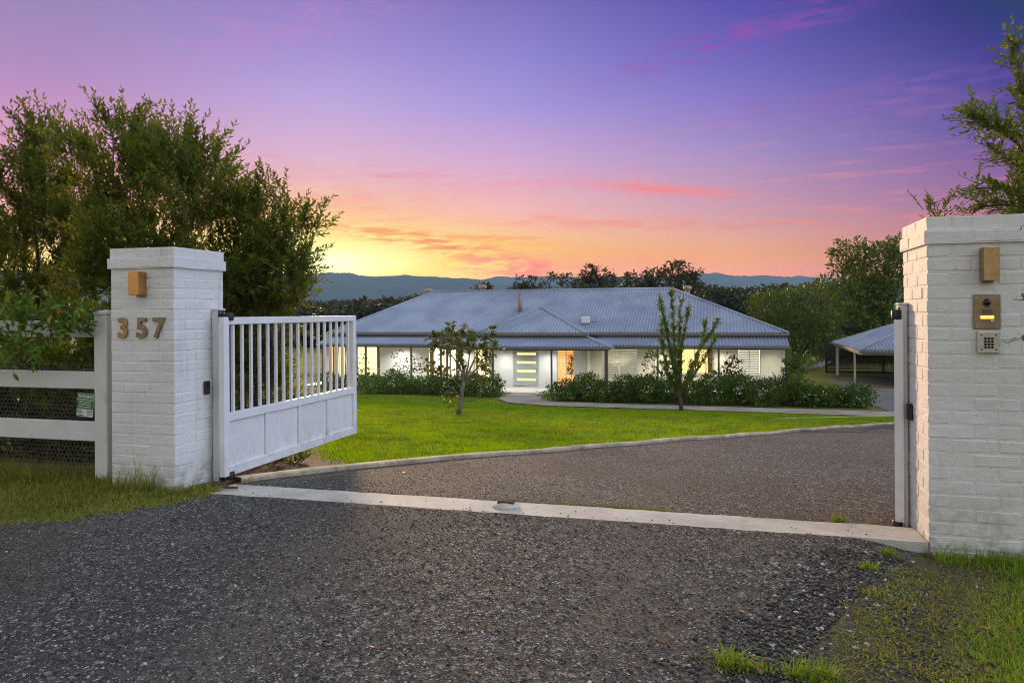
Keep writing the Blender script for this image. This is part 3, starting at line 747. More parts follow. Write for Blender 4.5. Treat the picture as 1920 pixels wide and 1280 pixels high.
# ================================================================== GATES
GL, GH, GT = 2.44, 1.385, .058
def gate_leaf(loc, rz, label, face):
    """local: leaf runs along +Y from the hinge, x is thickness; face = +1/-1 side that carries the sheet"""
    t = empty('gate_leaf', loc, label, 'gate', 'gate leaves', rz)
    def part(name, lo, hi, bev=.004, par=None, mat='gate_white'):
        mb = MB(); mb.box(lo, hi, bev); return mb.build(name, M[mat], par or t)
    h = GT/2
    part('stile', (-h, 0, 0), (h, .075, GH)); part('stile', (-h, GL-.075, 0), (h, GL, GH))
    part('top_rail', (-h+.001, .075, GH-.066), (h-.001, GL-.075, GH-.001))
    part('middle_rail', (-h+.001, .075, .475), (h-.001, GL-.075, .548)); part('bottom_rail', (-h+.001, .075, .001), (h-.001, GL-.075, .084))
    n = 17; span = GL-.15
    for i in range(n):
        y = .075+span*(i+.62)/(n+.25)
        part('bar', (-.0135, y-.0135, .548), (.0135, y+.0135, GH-.066), .003)
    for i in range(1, 4):
        y = .075+span*i/4; part('muntin', (-h+.006, y-.025, .084), (h-.006, y+.025, .475), .003)
    for i in range(4):
        y0 = .075+span*i/4+(.025 if i else 0); y1 = .075+span*(i+1)/4-(.025 if i < 3 else 0)
        part('panel', (-.004, y0+.004, .0842), (.004, y1-.004, .4748), 0)
    return t
LGu, LGv, LGz = -4.118-GT/2, 5.545, .088
gate_leaf((LGu, LGv, LGz), 0, 'open white gate leaf with vertical bars beside the numbered pillar', 1)
gp = at(1683, 990, 5.70)
rz = -R(12.0)
gate_leaf((gp.x, 5.63, .045), rz, 'open white gate leaf seen edge-on beside the intercom pillar', -1)
# hinges
def hinge(x, y, z, sx, post_, arm=.075):
    t = bpy.data.objects.new('hinge', None); COL.objects.link(t); t.parent = post_; t.location = Vector((x, y, z))-post_.location
    mb = MB(); mb.box((-.006 if sx > 0 else -.004, -.04, -.055), (.004 if sx > 0 else .006, .045, .055), .003); mb.build('plate', M['black_metal'], t)
    mb = MB(); mb.box((.004*sx if sx > 0 else -arm, -.02, -.012), (arm if sx > 0 else .004*sx, .04, .022), .004); mb.lathe((arm*sx, .01, 0), [(.034, -.03), (.036, -.02), (.036, .03), (.03, .038)], 14); mb.build('knuckle', M['black_metal'], t)
    for sy in ((-.022, .026) if sx > 0 else ()):
        for sz in (-.034, .034):
            mb = MB(); mb.tube([(.004*sx, sy, sz), (.012*sx, sy, sz)], .007, 8); mb.build('bolt', M['steel'], t)
hinge(-4.207, 5.63, 1.475, 1, GP1); hinge(-4.207, 5.63, .085, 1, GP1)
hinge(1.187, 5.675, 1.462, -1, GP2, 1.187-gp.x); hinge(1.187, 5.675, .012, -1, GP2, 1.187-gp.x)
# gate stop in the middle of the strip
sp_ = ground_at(952, 949); t = empty('gate_stop', (sp_.x, 5.36, .05), 'small rusty metal gate stop on the concrete strip', 'gate stop')
mb = MB(); mb.lathe((0, 0, 0), [(.105, -.002), (.10, .012), (.07, .028), (.05, .034), (.02, .035)], 9); mb.build('base', M['concrete'], t)
mb = MB(); mb.box((-.062, -.04, .016), (.062, .0, .05), .008); mb.box((-.062, .018, .016), (.062, .04, .046), .008); mb.build('catch', M['rust'], t)
# bent drop rod lying by the left hinge
rp = ground_at(446, 908)
mb = MB(); mb.tube([(-4.03, 5.46, .075), (-3.985, 5.36, .068), (-3.975, 5.33, .066), (-3.95, 5.322, .066), (-3.84, 5.33, .066)], .010, 7)
o = mb.build('bent_rod', M['rust']); tag(o, 'bent rusty rod lying by the lower gate hinge', 'rod')
# ================================================================== HOUSE
FL = -2.38
hs = empty('house', (-9, 38, FL), 'long low white house with corrugated metal hip roof and verandah', 'house'); HO = hs.location
def hb(name, boxes, mat, parent=None, bev=0.):
    mb = MB(HO)
    for lo, hi in boxes: mb.box(lo, hi, bev)
    return mb.build(name, M[mat], parent or hs)
def wall(name, u0, u1, v, z0, z1, ops, mat, th=.22):
    """front wall with real openings"""
    bx = []; x = u0
    for (a, b, c, d) in sorted(ops):
        if a > x: bx.append(((x, v, z0), (a, v+th, z1)))
        if c > z0: bx.append(((a, v, z0), (b, v+th, c)))
        if d < z1: bx.append(((a, v, d), (b, v+th, z1)))
        x = b
    if x < u1: bx.append(((x, v, z0), (u1, v+th, z1)))
    return hb(name, bx, mat)
WT = -.12
W = dict(w0=(-21.35, -20.35, -2.30, WT), w1=(-19.99, -18.25, -2.05, WT), w2=(-15.41, -13.55, -2.1, WT), s3=(-12.75, -11.55, -2.36, WT),
         w5=(-5.86, -3.99, -2.0, WT), w6=(-2.08, -.28, -1.62, WT), w7=(.86, 1.95, -1.60, WT))
wall('wall', -21.75, -11.35, 38.2, FL, .38, [W[k] for k in ('w0', 'w1', 'w2', 's3')], 'wall_paint')
wall('wall', -6.62, 3.05, 38.2, FL, .38, [W[k] for k in ('w5', 'w6', 'w7')], 'wall_paint')
E4 = (-7.93, -7.03, -2.25, WT); ED = (-10.23, -8.87, FL+.06, WT)
wall('entry_wall', -11.35, -6.62, 37.0, FL, .38, [ED, E4], 'wall_paint_entry')
hb('wall', [((-21.75, 38.42, FL), (-21.53, 48, .38)), ((2.83, 38.42, FL), (3.05, 48, .38)), ((-21.75, 48, FL), (3.05, 48.2, .38)), ((-11.57, 37.22, FL), (-11.35, 38.6, .38)), ((-6.62, 37.22, FL), (-6.40, 38.198, .38))], 'wall_paint')
hb('skirt', [((-21.75, 36.12, FL-.25), (3.05, 38.2, FL-.0)), ((-13.4, 34.88, FL-.25), (-4.95, 36.12, FL-.001))], 'trim_light')
hb('interior_floor', [((-21.5, 38.42, FL-.1), (2.8, 48, FL-.004))], 'timber')
# windows
def window(o, v, lit, mull=(), trans=None, frame='trim_light', blind=None, fw=.05, thick=.06, curt=.16):
    a, b, c, d = o; y0 = v+.05
    fr = MB(HO)
    fr.box((a, y0, c), (a+fw, y0+thick, d)); fr.box((b-fw, y0, c), (b, y0+thick, d)); fr.box((a+fw, y0, c), (b-fw, y0+thick, c+fw)); fr.box((a+fw, y0, d-fw), (b-fw, y0+thick, d))
    w = fr.build('window', M[frame], hs)
    xs = [a+fw]+[a+(b-a)*m for m in mull]+[b-fw]
    for m in mull:
        q = MB(HO); q.box((a+(b-a)*m-.022, y0+.004, c+fw), (a+(b-a)*m+.022, y0+thick-.004, d-fw)); q.build('mullion', M[frame], w)
    if trans is not None:
        for x0, x1 in zip(xs[:-1], xs[1:]):
            q = MB(HO); q.box((x0+.022, y0+.006, trans-.022), (x1-.022, y0+thick-.006, trans+.022)); q.build('transom', M[frame], w)
    for x0, x1 in zip(xs[:-1], xs[1:]):
        q = MB(HO); q.add([(x0, y0+thick*.5, c+fw), (x1, y0+thick*.5, c+fw), (x1, y0+thick*.5, d-fw), (x0, y0+thick*.5, d-fw)], [(0, 1, 2, 3)]); q.build('pane', M['window_glass'], w)
    q = MB(HO); q.box((a-.02, y0+curt+.02, c-.02), (b+.02, y0+curt+.04, d+.02)); q.build('curtain', M[lit], w)
    q = MB(HO); q.box((a-.05, v-.05, c-.06), (b+.05, v+.05, c-.001)); q.build('sill', M['trim_light'], w)
    if lit in ('lit_yellow', 'lit_cream', 'lit_white') and not blind:
        for e0, sg in ((a+fw, 1), (b-fw, -1)):
            V_ = []; wd = (b-a)*.13; yk = y0+curt-.02
            for i in range(17):
                x = e0+sg*wd*i/16; y = yk+.022*math.sin(i*1.9)
                V_ += [(x, y, c+fw), (x, y, d-fw)]
            q = MB(HO); q.add(V_, [(2*i, 2*i+2, 2*i+3, 2*i+1) for i in range(16)], True); q.build('drape', M['drape_cloth'], w)
    if blind:
        pitch, hgt, z0, z1, ang = blind
        k = 0
        zz = z0
        for x0, x1 in zip(xs[:-1], xs[1:]):
            zz = z0
            while zz < z1:
                q = MB(HO); q.beam((x0+.02, y0+thick+.04, zz), (x1-.02, y0+thick+.04, zz), .006, hgt, up=(0, math.sin(ang), math.cos(ang))); q.build('slat', M['blind'], w); zz += pitch
    return w
window(W['w0'], 38.2, 'lit_yellow', (.5,))
window(W['w1'], 38.2, 'lit_cream', (.45,), -1.62)
window(W['w2'], 38.2, 'lit_white', (.5,), -1.62)
window(W['s3'], 38.2, 'lit_cream', (.55,), -1.62)
window(W['w5'], 38.2, 'lit_dim', (.49,), None, blind=(.085, .05, -1.95, WT-.06, .5))
window(W['w6'], 38.2, 'lit_yellow', (.5,), None)
window(W['w7'], 38.2, 'lit_shutter', (.5,), None, blind=(.085, .068, -1.54, WT-.06, .25))
window(E4, 37.0, 'lit_orange', (.52,), -1.66, blind=(.085, .03, -.85, WT-.06, .7))
# curtains in the side window, pot plant inside the entry window
q = MB(HO)
for k in range(5): q.box((-11.95+.055*k, 38.33+.012*(k % 2), -2.3), (-11.90+.055*k, 38.345+.012*(k % 2), WT-.06))
q.build('drape', M['lit_yellow'], hs)
# door
dr = MB(HO); a, b, c, d = ED; y0 = 37.06
slots = [(at(985, y1, y0).z, at(985, y0_, y0).z) for y0_, y1 in ((661, 665.5), (677, 681.5), (693, 697.5), (709, 713.5))]
sx0, sx1 = a+.19, b-.16
zprev = c+.03
dr.box((a+.05, y0, c+.03), (sx0, y0+.05, d)); dr.box((sx1, y0, c+.03), (b-.05, y0+.05, d))
for z0, z1 in sorted(slots): dr.box((sx0, y0, zprev), (sx1, y0+.05, z0)); zprev = z1
dr.box((sx0, y0, zprev), (sx1, y0+.05, d))
door = dr.build('door', M['door_paint'], hs)
for z0, z1 in slots:
    q = MB(HO); q.box((sx0-.01, y0+.052, z0-.01), (sx1+.01, y0+.06, z1+.01)); q.build('glass_slot', M['lit_slot'], door)
q = MB(HO); q.lathe((b-.12, y0-.012, -1.38), [(.035, .0), (.035, -.008)], 10, 'Y'); q.beam((b-.12, y0-.04, -1.38), (b-.24, y0-.045, -1.38), .022, .022); q.box((b-.15, y0-.012, -1.55), (b-.09, y0-.001, -1.44)); q.build('handle', M['steel'], door)
hb('door_frame', [((a, 37.04, c), (a+.045, 37.15, d)), ((b-.045, 37.04, c), (b, 37.15, d)), ((a, 36.97, FL), (b, 37.2, c-.001))], 'trim_light')
# verandah : posts, beams, floors, ceilings
def post(u, v, top, s=.085):
    q = MB(HO); q.box((u-s/2, v-s/2, FL), (u+s/2, v+s/2, top), .006); p_ = q.build('verandah_post', M['post_dark'], hs)
    q = MB(HO); b0 = FL+.002
    q.add([(u-.085, v-.085, b0), (u+.085, v-.085, b0), (u+.085, v+.085, b0), (u-.085, v+.085, b0), (u-.044, v-.044, b0+.17), (u+.044, v-.044, b0+.17), (u+.044, v+.044, b0+.17), (u-.044, v+.044, b0+.17)],
          [(0, 1, 5, 4), (1, 2, 6, 5), (2, 3, 7, 6), (3, 0, 4, 7), (4, 5, 6, 7)]); q.build('post_foot', M['post_dark'], p_)
for u in (-20.75, -18.19, -15.58, -13.92): post(u, 36.34, -.30)
for u in (-2.85, -.03, 2.93): post(u, 36.34, -.30)
for u in (-13.10, -10.71, -7.77): post(u, 35.06, -.34)
post(-5.13, 35.06, -.34, .15)
hb('verandah_beam', [((-20.95, 36.28, -.31), (-13.2, 36.40, -.20)), ((-5.02, 36.28, -.31), (3.02, 36.40, -.20)), ((-13.25, 35.0, -.35), (-5.03, 35.12, -.23)), ((-5.2, 35.12, -.348), (-5.06, 36.28, -.232)), ((-13.2, 35.12, -.348), (-13.06, 36.28, -.232))], 'trim')
hb('verandah_ceiling', [((-20.95, 36.41, -.215), (-11.58, 38.19, -.195)), ((-6.39, 36.41, -.216), (3.02, 38.19, -.196)), ((-13.05, 35.13, -.246), (-5.21, 36.985, -.226))], 'trim_light')
# downlights
def downlight(u, v, z, energy, col=(1., .92, .78)):
    q = MB(HO); q.lathe((u, v, z-.012), [(.06, 0), (.06, .01)], 12); dl = q.build('downlight', M['downlight_glow'], hs)
    l = bpy.data.lights.new('downlight_lamp', 'SPOT'); l.energy = energy; l.color = col; l.spot_size = R(150); l.spot_blend = .9; l.shadow_soft_size = .08
    lo = bpy.data.objects.new('downlight_lamp', l); COL.objects.link(lo); lo.location = Vector((u, v, z-.05))-HO; lo.parent = hs
for u, v, z, e_ in ((-20.4, 37.3, -.22, 190), (-16.8, 37.4, -.22, 270), (-13.2, 37.4, -.22, 160), (-10.6, 36.2, -.25, 150), (-8.3, 36.2, -.25, 150), (-5.0, 37.3, -.22, 130), (-2.5, 37.4, -.22, 240), (.2, 37.4, -.22, 170), (2.4, 37.3, -.22, 80)):
    downlight(u, v, z, e_, (1., .86, .62) if u > -6 or u < -19 else (1., .95, .86))
# ---- roofs
def corr(name, uv, mat='roof_metal', pitch=.16, amp=.030, n=8, parent=None, org=HO):
    """corrugated sheet: uv = function t -> (low point, high point), sheet runs low->high ; t in metres across"""
    lo, hi, total = uv
    k = int(total/pitch*n); V = []
    for i in range(k+1):
        s_ = total*i/k; a, b = lo(s_), hi(s_); dz = amp*math.cos(2*math.pi*s_/pitch)
        V += [(a[0], a[1], a[2]+dz), (b[0], b[1], b[2]+dz)]
    i = np.arange(k)*2
    return npmesh(name, V, np.stack([i, i+2, i+3, i+1], 1), M[mat], parent or hs, smooth=True, org=org)
ul, ur, ve, vr, ze, zr_ = -21.2, 3.15, 37.75, 42.95, .44, 2.78
rl, rr = -16.9, -2.55; vb = 2*vr-ve
def front_lim(x): return max(0., min(1., (x-ul)/(rl-ul), (ur-x)/(ur-rr)))
def lerp(a, b, t): return a+(b-a)*t
roof = corr('roof', (lambda s_: (ul+s_, ve, ze), lambda s_: (ul+s_, lerp(ve, vr, front_lim(ul+s_)), lerp(ze, zr_, front_lim(ul+s_))), ur-ul))
corr('roof_back', (lambda s_: (ul+s_, vb, ze), lambda s_: (ul+s_, lerp(vb, vr, front_lim(ul+s_)), lerp(ze, zr_, front_lim(ul+s_))), ur-ul), n=3)
def side_lim(y): return max(0., min(1., (y-ve)/(vr-ve), (vb-y)/(vb-vr)))
corr('roof_end', (lambda s_: (ul, ve+s_, ze), lambda s_: (lerp(ul, rl, side_lim(ve+s_)), ve+s_, lerp(ze, zr_, side_lim(ve+s_))), vb-ve), n=4)
corr('roof_end', (lambda s_: (ur, ve+s_, ze), lambda s_: (lerp(ur, rr, side_lim(ve+s_)), ve+s_, lerp(ze, zr_, side_lim(ve+s_))), vb-ve), n=4)
cap = MB(HO)
for p, q in (((ul, ve, ze), (rl, vr, zr_)), ((ur, ve, ze), (rr, vr, zr_)), ((rl, vr, zr_), (rr, vr, zr_)), ((ul, vb, ze), (rl, vr, zr_)), ((ur, vb, ze), (rr, vr, zr_))):
    cap.tube([Vector(p)+Vector((0, 0, .0)), Vector(q)], .07, 8)
cap.build('ridge_cap', M['roof_metal'], roof)
# entry bay roof
bl, br, bv, bz = -12.0, -6.42, 36.6, .45; ap = (-9.3, 39.4, 1.73); bk = 40.62
def bay_lim(x): return max(0., min(1., (x-bl)/(ap[0]-bl), (br-x)/(br-ap[0])))
bay = corr('bay_roof', (lambda s_: (bl+s_, bv, bz), lambda s_: (bl+s_, lerp(bv, ap[1], bay_lim(bl+s_)), lerp(bz, ap[2], bay_lim(bl+s_))), br-bl))
for e0 in (bl, br):
    def lo_(s_, e0=e0): 
        y = bv+s_
        t_ = 0 if y < 37.85 else (y-37.85)/(bk-37.85)
        return (lerp(e0, ap[0], t_), y, lerp(bz, ap[2], t_)+.01)
    def hi_(s_, e0=e0):
        y = bv+s_; t_ = min(1, (y-bv)/(ap[1]-bv)); return (lerp(e0, ap[0], t_), y, lerp(bz, ap[2], t_)+.01)
    corr('bay_roof_side', (lo_, hi_, bk-bv), n=4)
cap = MB(HO)
for p, q in (((bl, bv, bz), ap), ((br, bv, bz), ap), (ap, (ap[0], bk, ap[2]))): cap.tube([p, q], .06, 8)
cap.build('ridge_cap', M['roof_metal'], bay)
# verandah roofs
vg, zg, vt, zt = 36.2, -.14, 37.98, .24
corr('verandah_roof', (lambda s_: (-21.0+s_, vg, zg), lambda s_: (-21.0+s_, vt, zt), 8.6))
corr('verandah_roof', (lambda s_: (-5.9+s_, vg, zg), lambda s_: (-5.9+s_, vt, zt), 9.0))
pl, pr, pv, pz_ = -13.42, -4.95, 34.9, -.17; il, ir, iv, iz = -11.9, -6.5, 36.9, .26
def plim(x): return max(0., min(1., (x-pl)/(il-pl), (pr-x)/(pr-ir)))
corr('verandah_roof', (lambda s_: (pl+s_, pv, pz_), lambda s_: (pl+s_, lerp(pv, iv, plim(pl+s_)), lerp(pz_, iz, plim(pl+s_))), pr-pl))
for e0, e1 in ((pl, il), (pr, ir)):
    corr('verandah_roof', (lambda s_, e0=e0: (e0, pv+s_, pz_), lambda s_, e0=e0, e1=e1: (lerp(e0, e1, min(1, s_/(iv-pv))), pv+s_, lerp(pz_, iz, min(1, s_/(iv-pv)))), 2.6), n=4)
cap = MB(HO)
for p, q in (((pl, pv, pz_), (il, iv, iz)), ((pr, pv, pz_), (ir, iv, iz))): cap.tube([p, q], .055, 8)
cap.build('hip_cap', M['roof_metal'], hs)
# gutters and fascias
hb('gutter', [((ul-.06, ve-.11, ze-.13), (bl-.06, ve+.0, ze-.02)), ((br+.06, ve-.11, ze-.13), (ur+.06, ve, ze-.02)), ((bl-.06, bv-.11, bz-.13), (br+.06, bv, bz-.02)),
              ((br-.0, bv, bz-.129), (br+.10, ve-.11, bz-.021)), ((bl-.10, bv, bz-.129), (bl+.0, ve-.11, bz-.021)), ((ur, ve, ze-.129), (ur+.10, vb, ze-.021)), ((ul-.10, ve, ze-.129), (ul, vb, ze-.021))], 'gutter')
hb('fascia', [((ul+.02, ve+.002, .16), (bl, ve+.05, ze-.03)), ((br, ve+.002, .16), (ur-.02, ve+.05, ze-.03)), ((bl+.02, bv+.002, .16), (br-.02, bv+.05, bz-.03)), ((br-.05, bv+.05, .161), (br, ve, bz-.031)), ((ur-.3, ve+.05, .161), (ur-.25, vb, ze-.031)), ((ul+.25, ve+.05, .161), (ul+.3, vb, ze-.031))], 'trim')
hb('verandah_gutter', [((-21.05, vg-.1, zg-.11), (pl-.1, vg, zg-.012)), ((pr+.1, vg-.1, zg-.11), (3.12, vg, zg-.012)), ((pl-.1, pv-.1, pz_-.11), (pr+.1, pv, pz_-.012)), ((pr, pv, pz_-.109), (pr+.1, vg-.1, pz_-.013)), ((pl-.1, pv, pz_-.109), (pl, vg-.1, pz_-.013))], 'gutter')
hb('verandah_fascia', [((-20.98, vg+.01, -.27), (pl-.02, vg+.04, zg-.03))], 'trim'); hb('verandah_fascia', [((pr+.02, vg+.01, -.27), (3.06, vg+.04, zg-.03))], 'trim')
q = MB(HO)
for e0, zz in ((3.06, 0), (-21.02, 0)): q.beam((e0, vg, zg+.0), (e0, vt, zt), .06, .06)
q.build('barge', M['roof_metal'], hs)
q = MB(HO); q.add([(3.0, vg+.05, zg-.05), (3.0, vt+.2, zg-.05), (3.0, vt+.2, zt), (3.03, vg+.05, zg-.05), (3.03, vt+.2, zg-.05), (3.03, vt+.2, zt)], [(0, 1, 2), (5, 4, 3), (0, 3, 4, 1), (1, 4, 5, 2), (2, 5, 3, 0)]); q.build('end_infill', M['trim_light'], hs)
# downpipes
for u, v in ((-6.55, 36.95), (3.0, 38.12), (-13.35, 36.2)):
    q = MB(HO); q.tube([(u, v, FL), (u, v, -.25)], .05, 8); q.build('downpipe', M['trim_light'], hs)
# flue, vents, aerial box
a, b = at(975, 586, 40.2), at(975, 550, 40.2)
q = MB(HO); q.tube([(a.x, 40.2, a.z-.15), (a.x, 40.2, b.z)], .125, 12); q.lathe((a.x, 40.2, b.z), [(.13, 0), (.135, .03), (.02, .04)], 12); q.build('flue', M['flue'], roof)
def whirly(px, py):
    p = at(px, py, 43.6); q = MB(HO); q.tube([(p.x, 43.6, p.z-.5), (p.x, 43.6, p.z-.12)], .14, 12)
    q.lathe((p.x, 43.6, p.z), [(.12, -.13), (.22, -.08), (.25, 0), (.21, .09), (.1, .14), (.02, .15)], 16); q.build('roof_vent', M['flue'], roof)
whirly(805, 545); whirly(906, 538); whirly(1289, 540)
p = at(1098, 600, 38.65); q = MB(HO); q.box((p.x-.22, 38.58, p.z-.17), (p.x+.22, 38.71, p.z+.19), .03); db = q.build('aerial_box', M['dish_white'], roof)
q = MB(HO); q.tube([(p.x+.08, 38.70, p.z-.1), (p.x+.08, 38.76, p.z-.35), (p.x+.05, 38.66, p.z-.5)], .03, 8); q.beam((p.x-.35, 38.76, p.z-.1), (p.x+.62, 38.76, p.z-.1), .02, .02); q.build('mast', M['post_dark'], db)

# ================================================================== CARPORT
cv = 40.4; cp = at(1614, 656, cv); cu0, cz_ = cp.x, cp.z
r_ = _ray(1560, 645); cv1 = cu0/r_.x*r_.y; cw = 6.2
ct = empty('carport', (cu0+3, cv, -2.44), 'open carport with metal hip roof and dark lattice screen', 'carport'); CO = ct.location
def cb(name, boxes, mat, par=None):
    mb = MB(CO)
    for lo, hi in boxes: mb.box(lo, hi)
    return mb.build(name, M[mat], par or ct)
cd = cv1-cv; hw = cd/2; cw = 2*hw+2.5; rise = hw*.40
def clim(s_): return max(0., min(1., s_/hw, (cw-s_)/hw))
croof = corr('roof', (lambda s_: (cu0+s_, cv, cz_), lambda s_: (cu0+s_, cv+hw*clim(s_), cz_+rise*clim(s_)), cw), parent=ct, org=CO)
corr('roof_back', (lambda s_: (cu0+s_, cv1, cz_), lambda s_: (cu0+s_, cv1-hw*clim(s_), cz_+rise*clim(s_)), cw), parent=ct, org=CO, n=3)
def elim(s_): return max(0., min(1., s_/hw, (cd-s_)/hw))
corr('roof_end', (lambda s_: (cu0, cv+s_, cz_), lambda s_: (cu0+hw*elim(s_), cv+s_, cz_+rise*elim(s_)), cd), parent=ct, org=CO, n=4)
corr('roof_end', (lambda s_: (cu0+cw, cv+s_, cz_), lambda s_: (cu0+cw-hw*elim(s_), cv+s_, cz_+rise*elim(s_)), cd), parent=ct, org=CO, n=4)
q = MB(CO)
for p_, q_ in (((cu0, cv, cz_), (cu0+hw, cv+hw, cz_+rise)), ((cu0, cv1, cz_), (cu0+hw, cv1-hw, cz_+rise)), ((cu0+cw, cv, cz_), (cu0+cw-hw, cv+hw, cz_+rise))): q.tube([p_, q_], .06, 8)
q.build('hip_cap', M['roof_metal'], croof)
cb('gutter', [((cu0-.1, cv-.1, cz_-.13), (cu0+cw+.1, cv, cz_-.01)), ((cu0-.1, cv, cz_-.129), (cu0, cv1+.1, cz_-.011)), ((cu0+cw, cv, cz_-.129), (cu0+cw+.1, cv1, cz_-.011))], 'gutter')
cb('beam', [((cu0+.08, cv+.08, cz_-.26), (cu0+cw-.08, cv+.16, cz_-.135)), ((cu0+.08, cv+.16, cz_-.26), (cu0+.16, cv1-.1, cz_-.135))], 'gutter')
for px, s in ((1603, .09), (1570, .14)):
    rr_ = _ray(px, 690); u = cu0+.12; v = u/rr_.x*rr_.y
    cb('post', [((u-s/2, v-s/2, -2.5), (u+s/2, v+s/2, cz_-.262))], 'trim_light')
for du, v in ((3.1, cv+.12), (cw-.12, cv+.12), (cw-.12, cv1-.12)):
    cb('post', [((cu0+du-.05, v-.05, -2.5), (cu0+du+.05, v+.05, cz_-.262))], 'trim_light')
# lattice
lv = cv1+.25; lx0 = at(1551, 690, lv).x; lx1 = lx0+9; lz0, lz1 = -2.16, cz_-.16
q = MB(CO); st = .135
n = int((lx1-lx0+lz1-lz0)/st)
for i in range(n):
    a0 = lx0+i*st
    for sgn, yy in ((1, lv), (-1, lv+.012)):
        if sgn > 0: p0, p1 = (a0-(lz1-lz0), lz0), (a0, lz1)
        else: p0, p1 = (a0, lz0), (a0-(lz1-lz0), lz1)
        (xa, za), (xb, zb) = p0, p1
        def clip(x, other):
            return x
        lo_x, hi_x = lx0, lx1
        t0, t1 = 0., 1.
        for e_, sg in ((lo_x, 1), (hi_x, -1)):
            da, db_ = (xa-e_)*sg, (xb-e_)*sg
            if da < 0 and db_ < 0: t0, t1 = 1, 0; break
            if da < 0: t0 = max(t0, da/(da-db_))
            elif db_ < 0: t1 = min(t1, da/(da-db_))
        if t1-t0 < .02: continue
        q.beam((lerp(xa, xb, t0), yy, lerp(za, zb, t0)), (lerp(xa, xb, t1), yy, lerp(za, zb, t1)), .04, .010, up=(0, 1, 0))
lt = q.build('lattice', M['lattice'], ct); tag(lt, kind='stuff')
cb('lattice_frame', [((lx0-.12, lv-.06, -2.5), (lx0, lv+.06, lz1+.06)), ((lx0, lv-.04, lz1), (lx1, lv+.05, lz1+.06)), ((lx0, lv-.04, lz0-.06), (lx1, lv+.05, lz0)), ((lx0, lv-.05, -1.42), (lx1, lv-.015, -1.34))], 'lattice')
x_ = at(1656, 690, lv).x
cb('lattice_post', [((x_-.07, lv-.08, -2.5), (x_+.07, lv+.08, lz1+.06))], 'lattice'); cb('lattice_post', [((x_+2.3, lv-.08, -2.5), (x_+2.44, lv+.08, lz1+.06))], 'lattice')
cb('base_board', [((lx0, lv-.03, -2.5), (lx1, lv+.03, -2.27))], 'timber')
# ================================================================== FOLIAGE TOOLS
def unit(a): return a/np.maximum(np.linalg.norm(a, axis=-1, keepdims=True), 1e-9)
def leaf_mesh(P, D, L, Wd, rg, fine=True, flat=.6):
    n = len(P); D = unit(D); up = np.tile([0., 0, 1], (n, 1))+rg.normal(0, flat, (n, 3))
    S = unit(np.cross(D, up)); N = np.cross(S, D); L = np.broadcast_to(L, (n,))[:, None]; Wd = np.broadcast_to(Wd, (n,))[:, None]
    if fine:
        c = L*rg.uniform(-.05, .22, (n, 1))
        pts = [P, P+D*L*.33+S*Wd*.5-N*c*.1, P+D*L*.33-S*Wd*.5-N*c*.1, P+D*L*.68+S*Wd*.40-N*c*.45, P+D*L*.68-S*Wd*.40-N*c*.45, P+D*L-N*c]
        V = np.stack(pts, 1).reshape(-1, 3); b = np.arange(n)[:, None]*6
        return V, [np.concatenate([b+[0, 2, 1], b+[3, 4, 5]]), b+[1, 2, 4, 3]]
    pts = [P, P+D*L*.45+S*Wd*.5, P+D*L-N*L*.12, P+D*L*.45-S*Wd*.5]
    V = np.stack(pts, 1).reshape(-1, 3); b = np.arange(n)[:, None]*4
    return V, [b+[0, 1, 2, 3]]
def twig_mesh(A, B, r0):
    n = len(A); d = unit(B-A); s = unit(np.cross(d, np.tile([.3, .2, 1.], (n, 1)))); t = np.cross(d, s); r = np.broadcast_to(r0, (n,))[:, None]
    pts = [A+s*r, A-s*r*.5+t*r*.87, A-s*r*.5-t*r*.87, B+s*r*.4, B-s*r*.2+t*r*.35, B-s*r*.2-t*r*.35]
    V = np.stack(pts, 1).reshape(-1, 3); b = np.arange(n)[:, None]*6
    return V, [np.concatenate([b+[0, 1, 4, 3], b+[1, 2, 5, 4], b+[2, 0, 3, 5]])]
def shoots(base, dirs, length, nl, leafL, leafW, rg, droop=.15):
    """twigs set with alternate leaves -> leaf arrays and twig arrays"""
    n = len(base); dirs = unit(dirs); length = np.broadcast_to(length, (n,)); k = np.arange(nl)
    t = .12+.88*(k+.5)/nl; t = t[None]+rg.uniform(-.03, .03, (n, nl)); t = np.clip(t, 0.05, 1)
    P = base[:, None]+dirs[:, None]*(length[:, None]*t)[..., None]
    P[..., 2] -= droop*length[:, None]*t*t
    a = unit(np.cross(dirs, np.tile([.1, .25, 1.], (n, 1)))); b = np.cross(dirs, a)
    ph = k[None]*2.4+rg.uniform(0, 6.3, (n, 1)); pr = np.cos(ph)[..., None]*a[:, None]+np.sin(ph)[..., None]*b[:, None]
    ang = rg.uniform(.55, 1.15, (n, nl))[..., None]*(1.15-.5*t[..., None])
    D = unit(dirs[:, None]*np.cos(ang)+pr*np.sin(ang)+rg.normal(0, .12, (n, nl, 3)))
    sz = rg.uniform(.65, 1.15, (n, nl))*(1.05-.35*t)
    tip = base+dirs*length[:, None]; tip = tip.copy(); tip[:, 2] -= droop*length
    return P.reshape(-1, 3), D.reshape(-1, 3), (sz*leafL).ravel(), (sz*leafW).ravel(), base, tip
def in_blobs(blobs, n, rg, pw=2.4):
    w = np.array([b[1][0]*b[1][1]*b[1][2] for b in blobs])**.8; k = rg.choice(len(blobs), n, p=w/w.sum())
    c = np.array([b[0] for b in blobs])[k]; r = np.array([b[1] for b in blobs])[k]
    d = unit(rg.normal(0, 1, (n, 3))); rad = rg.random(n)**(1/pw)
    return c+d*r*rad[:, None], d, rad
def join(parts):
    Vs, Fs, o = [], {}, 0
    for V, F in parts:
        for f in F: Fs.setdefault(f.shape[1], []).append(f+o)
        Vs.append(V); o += len(V)
    return np.concatenate(Vs), [np.concatenate(f) for f in Fs.values()]
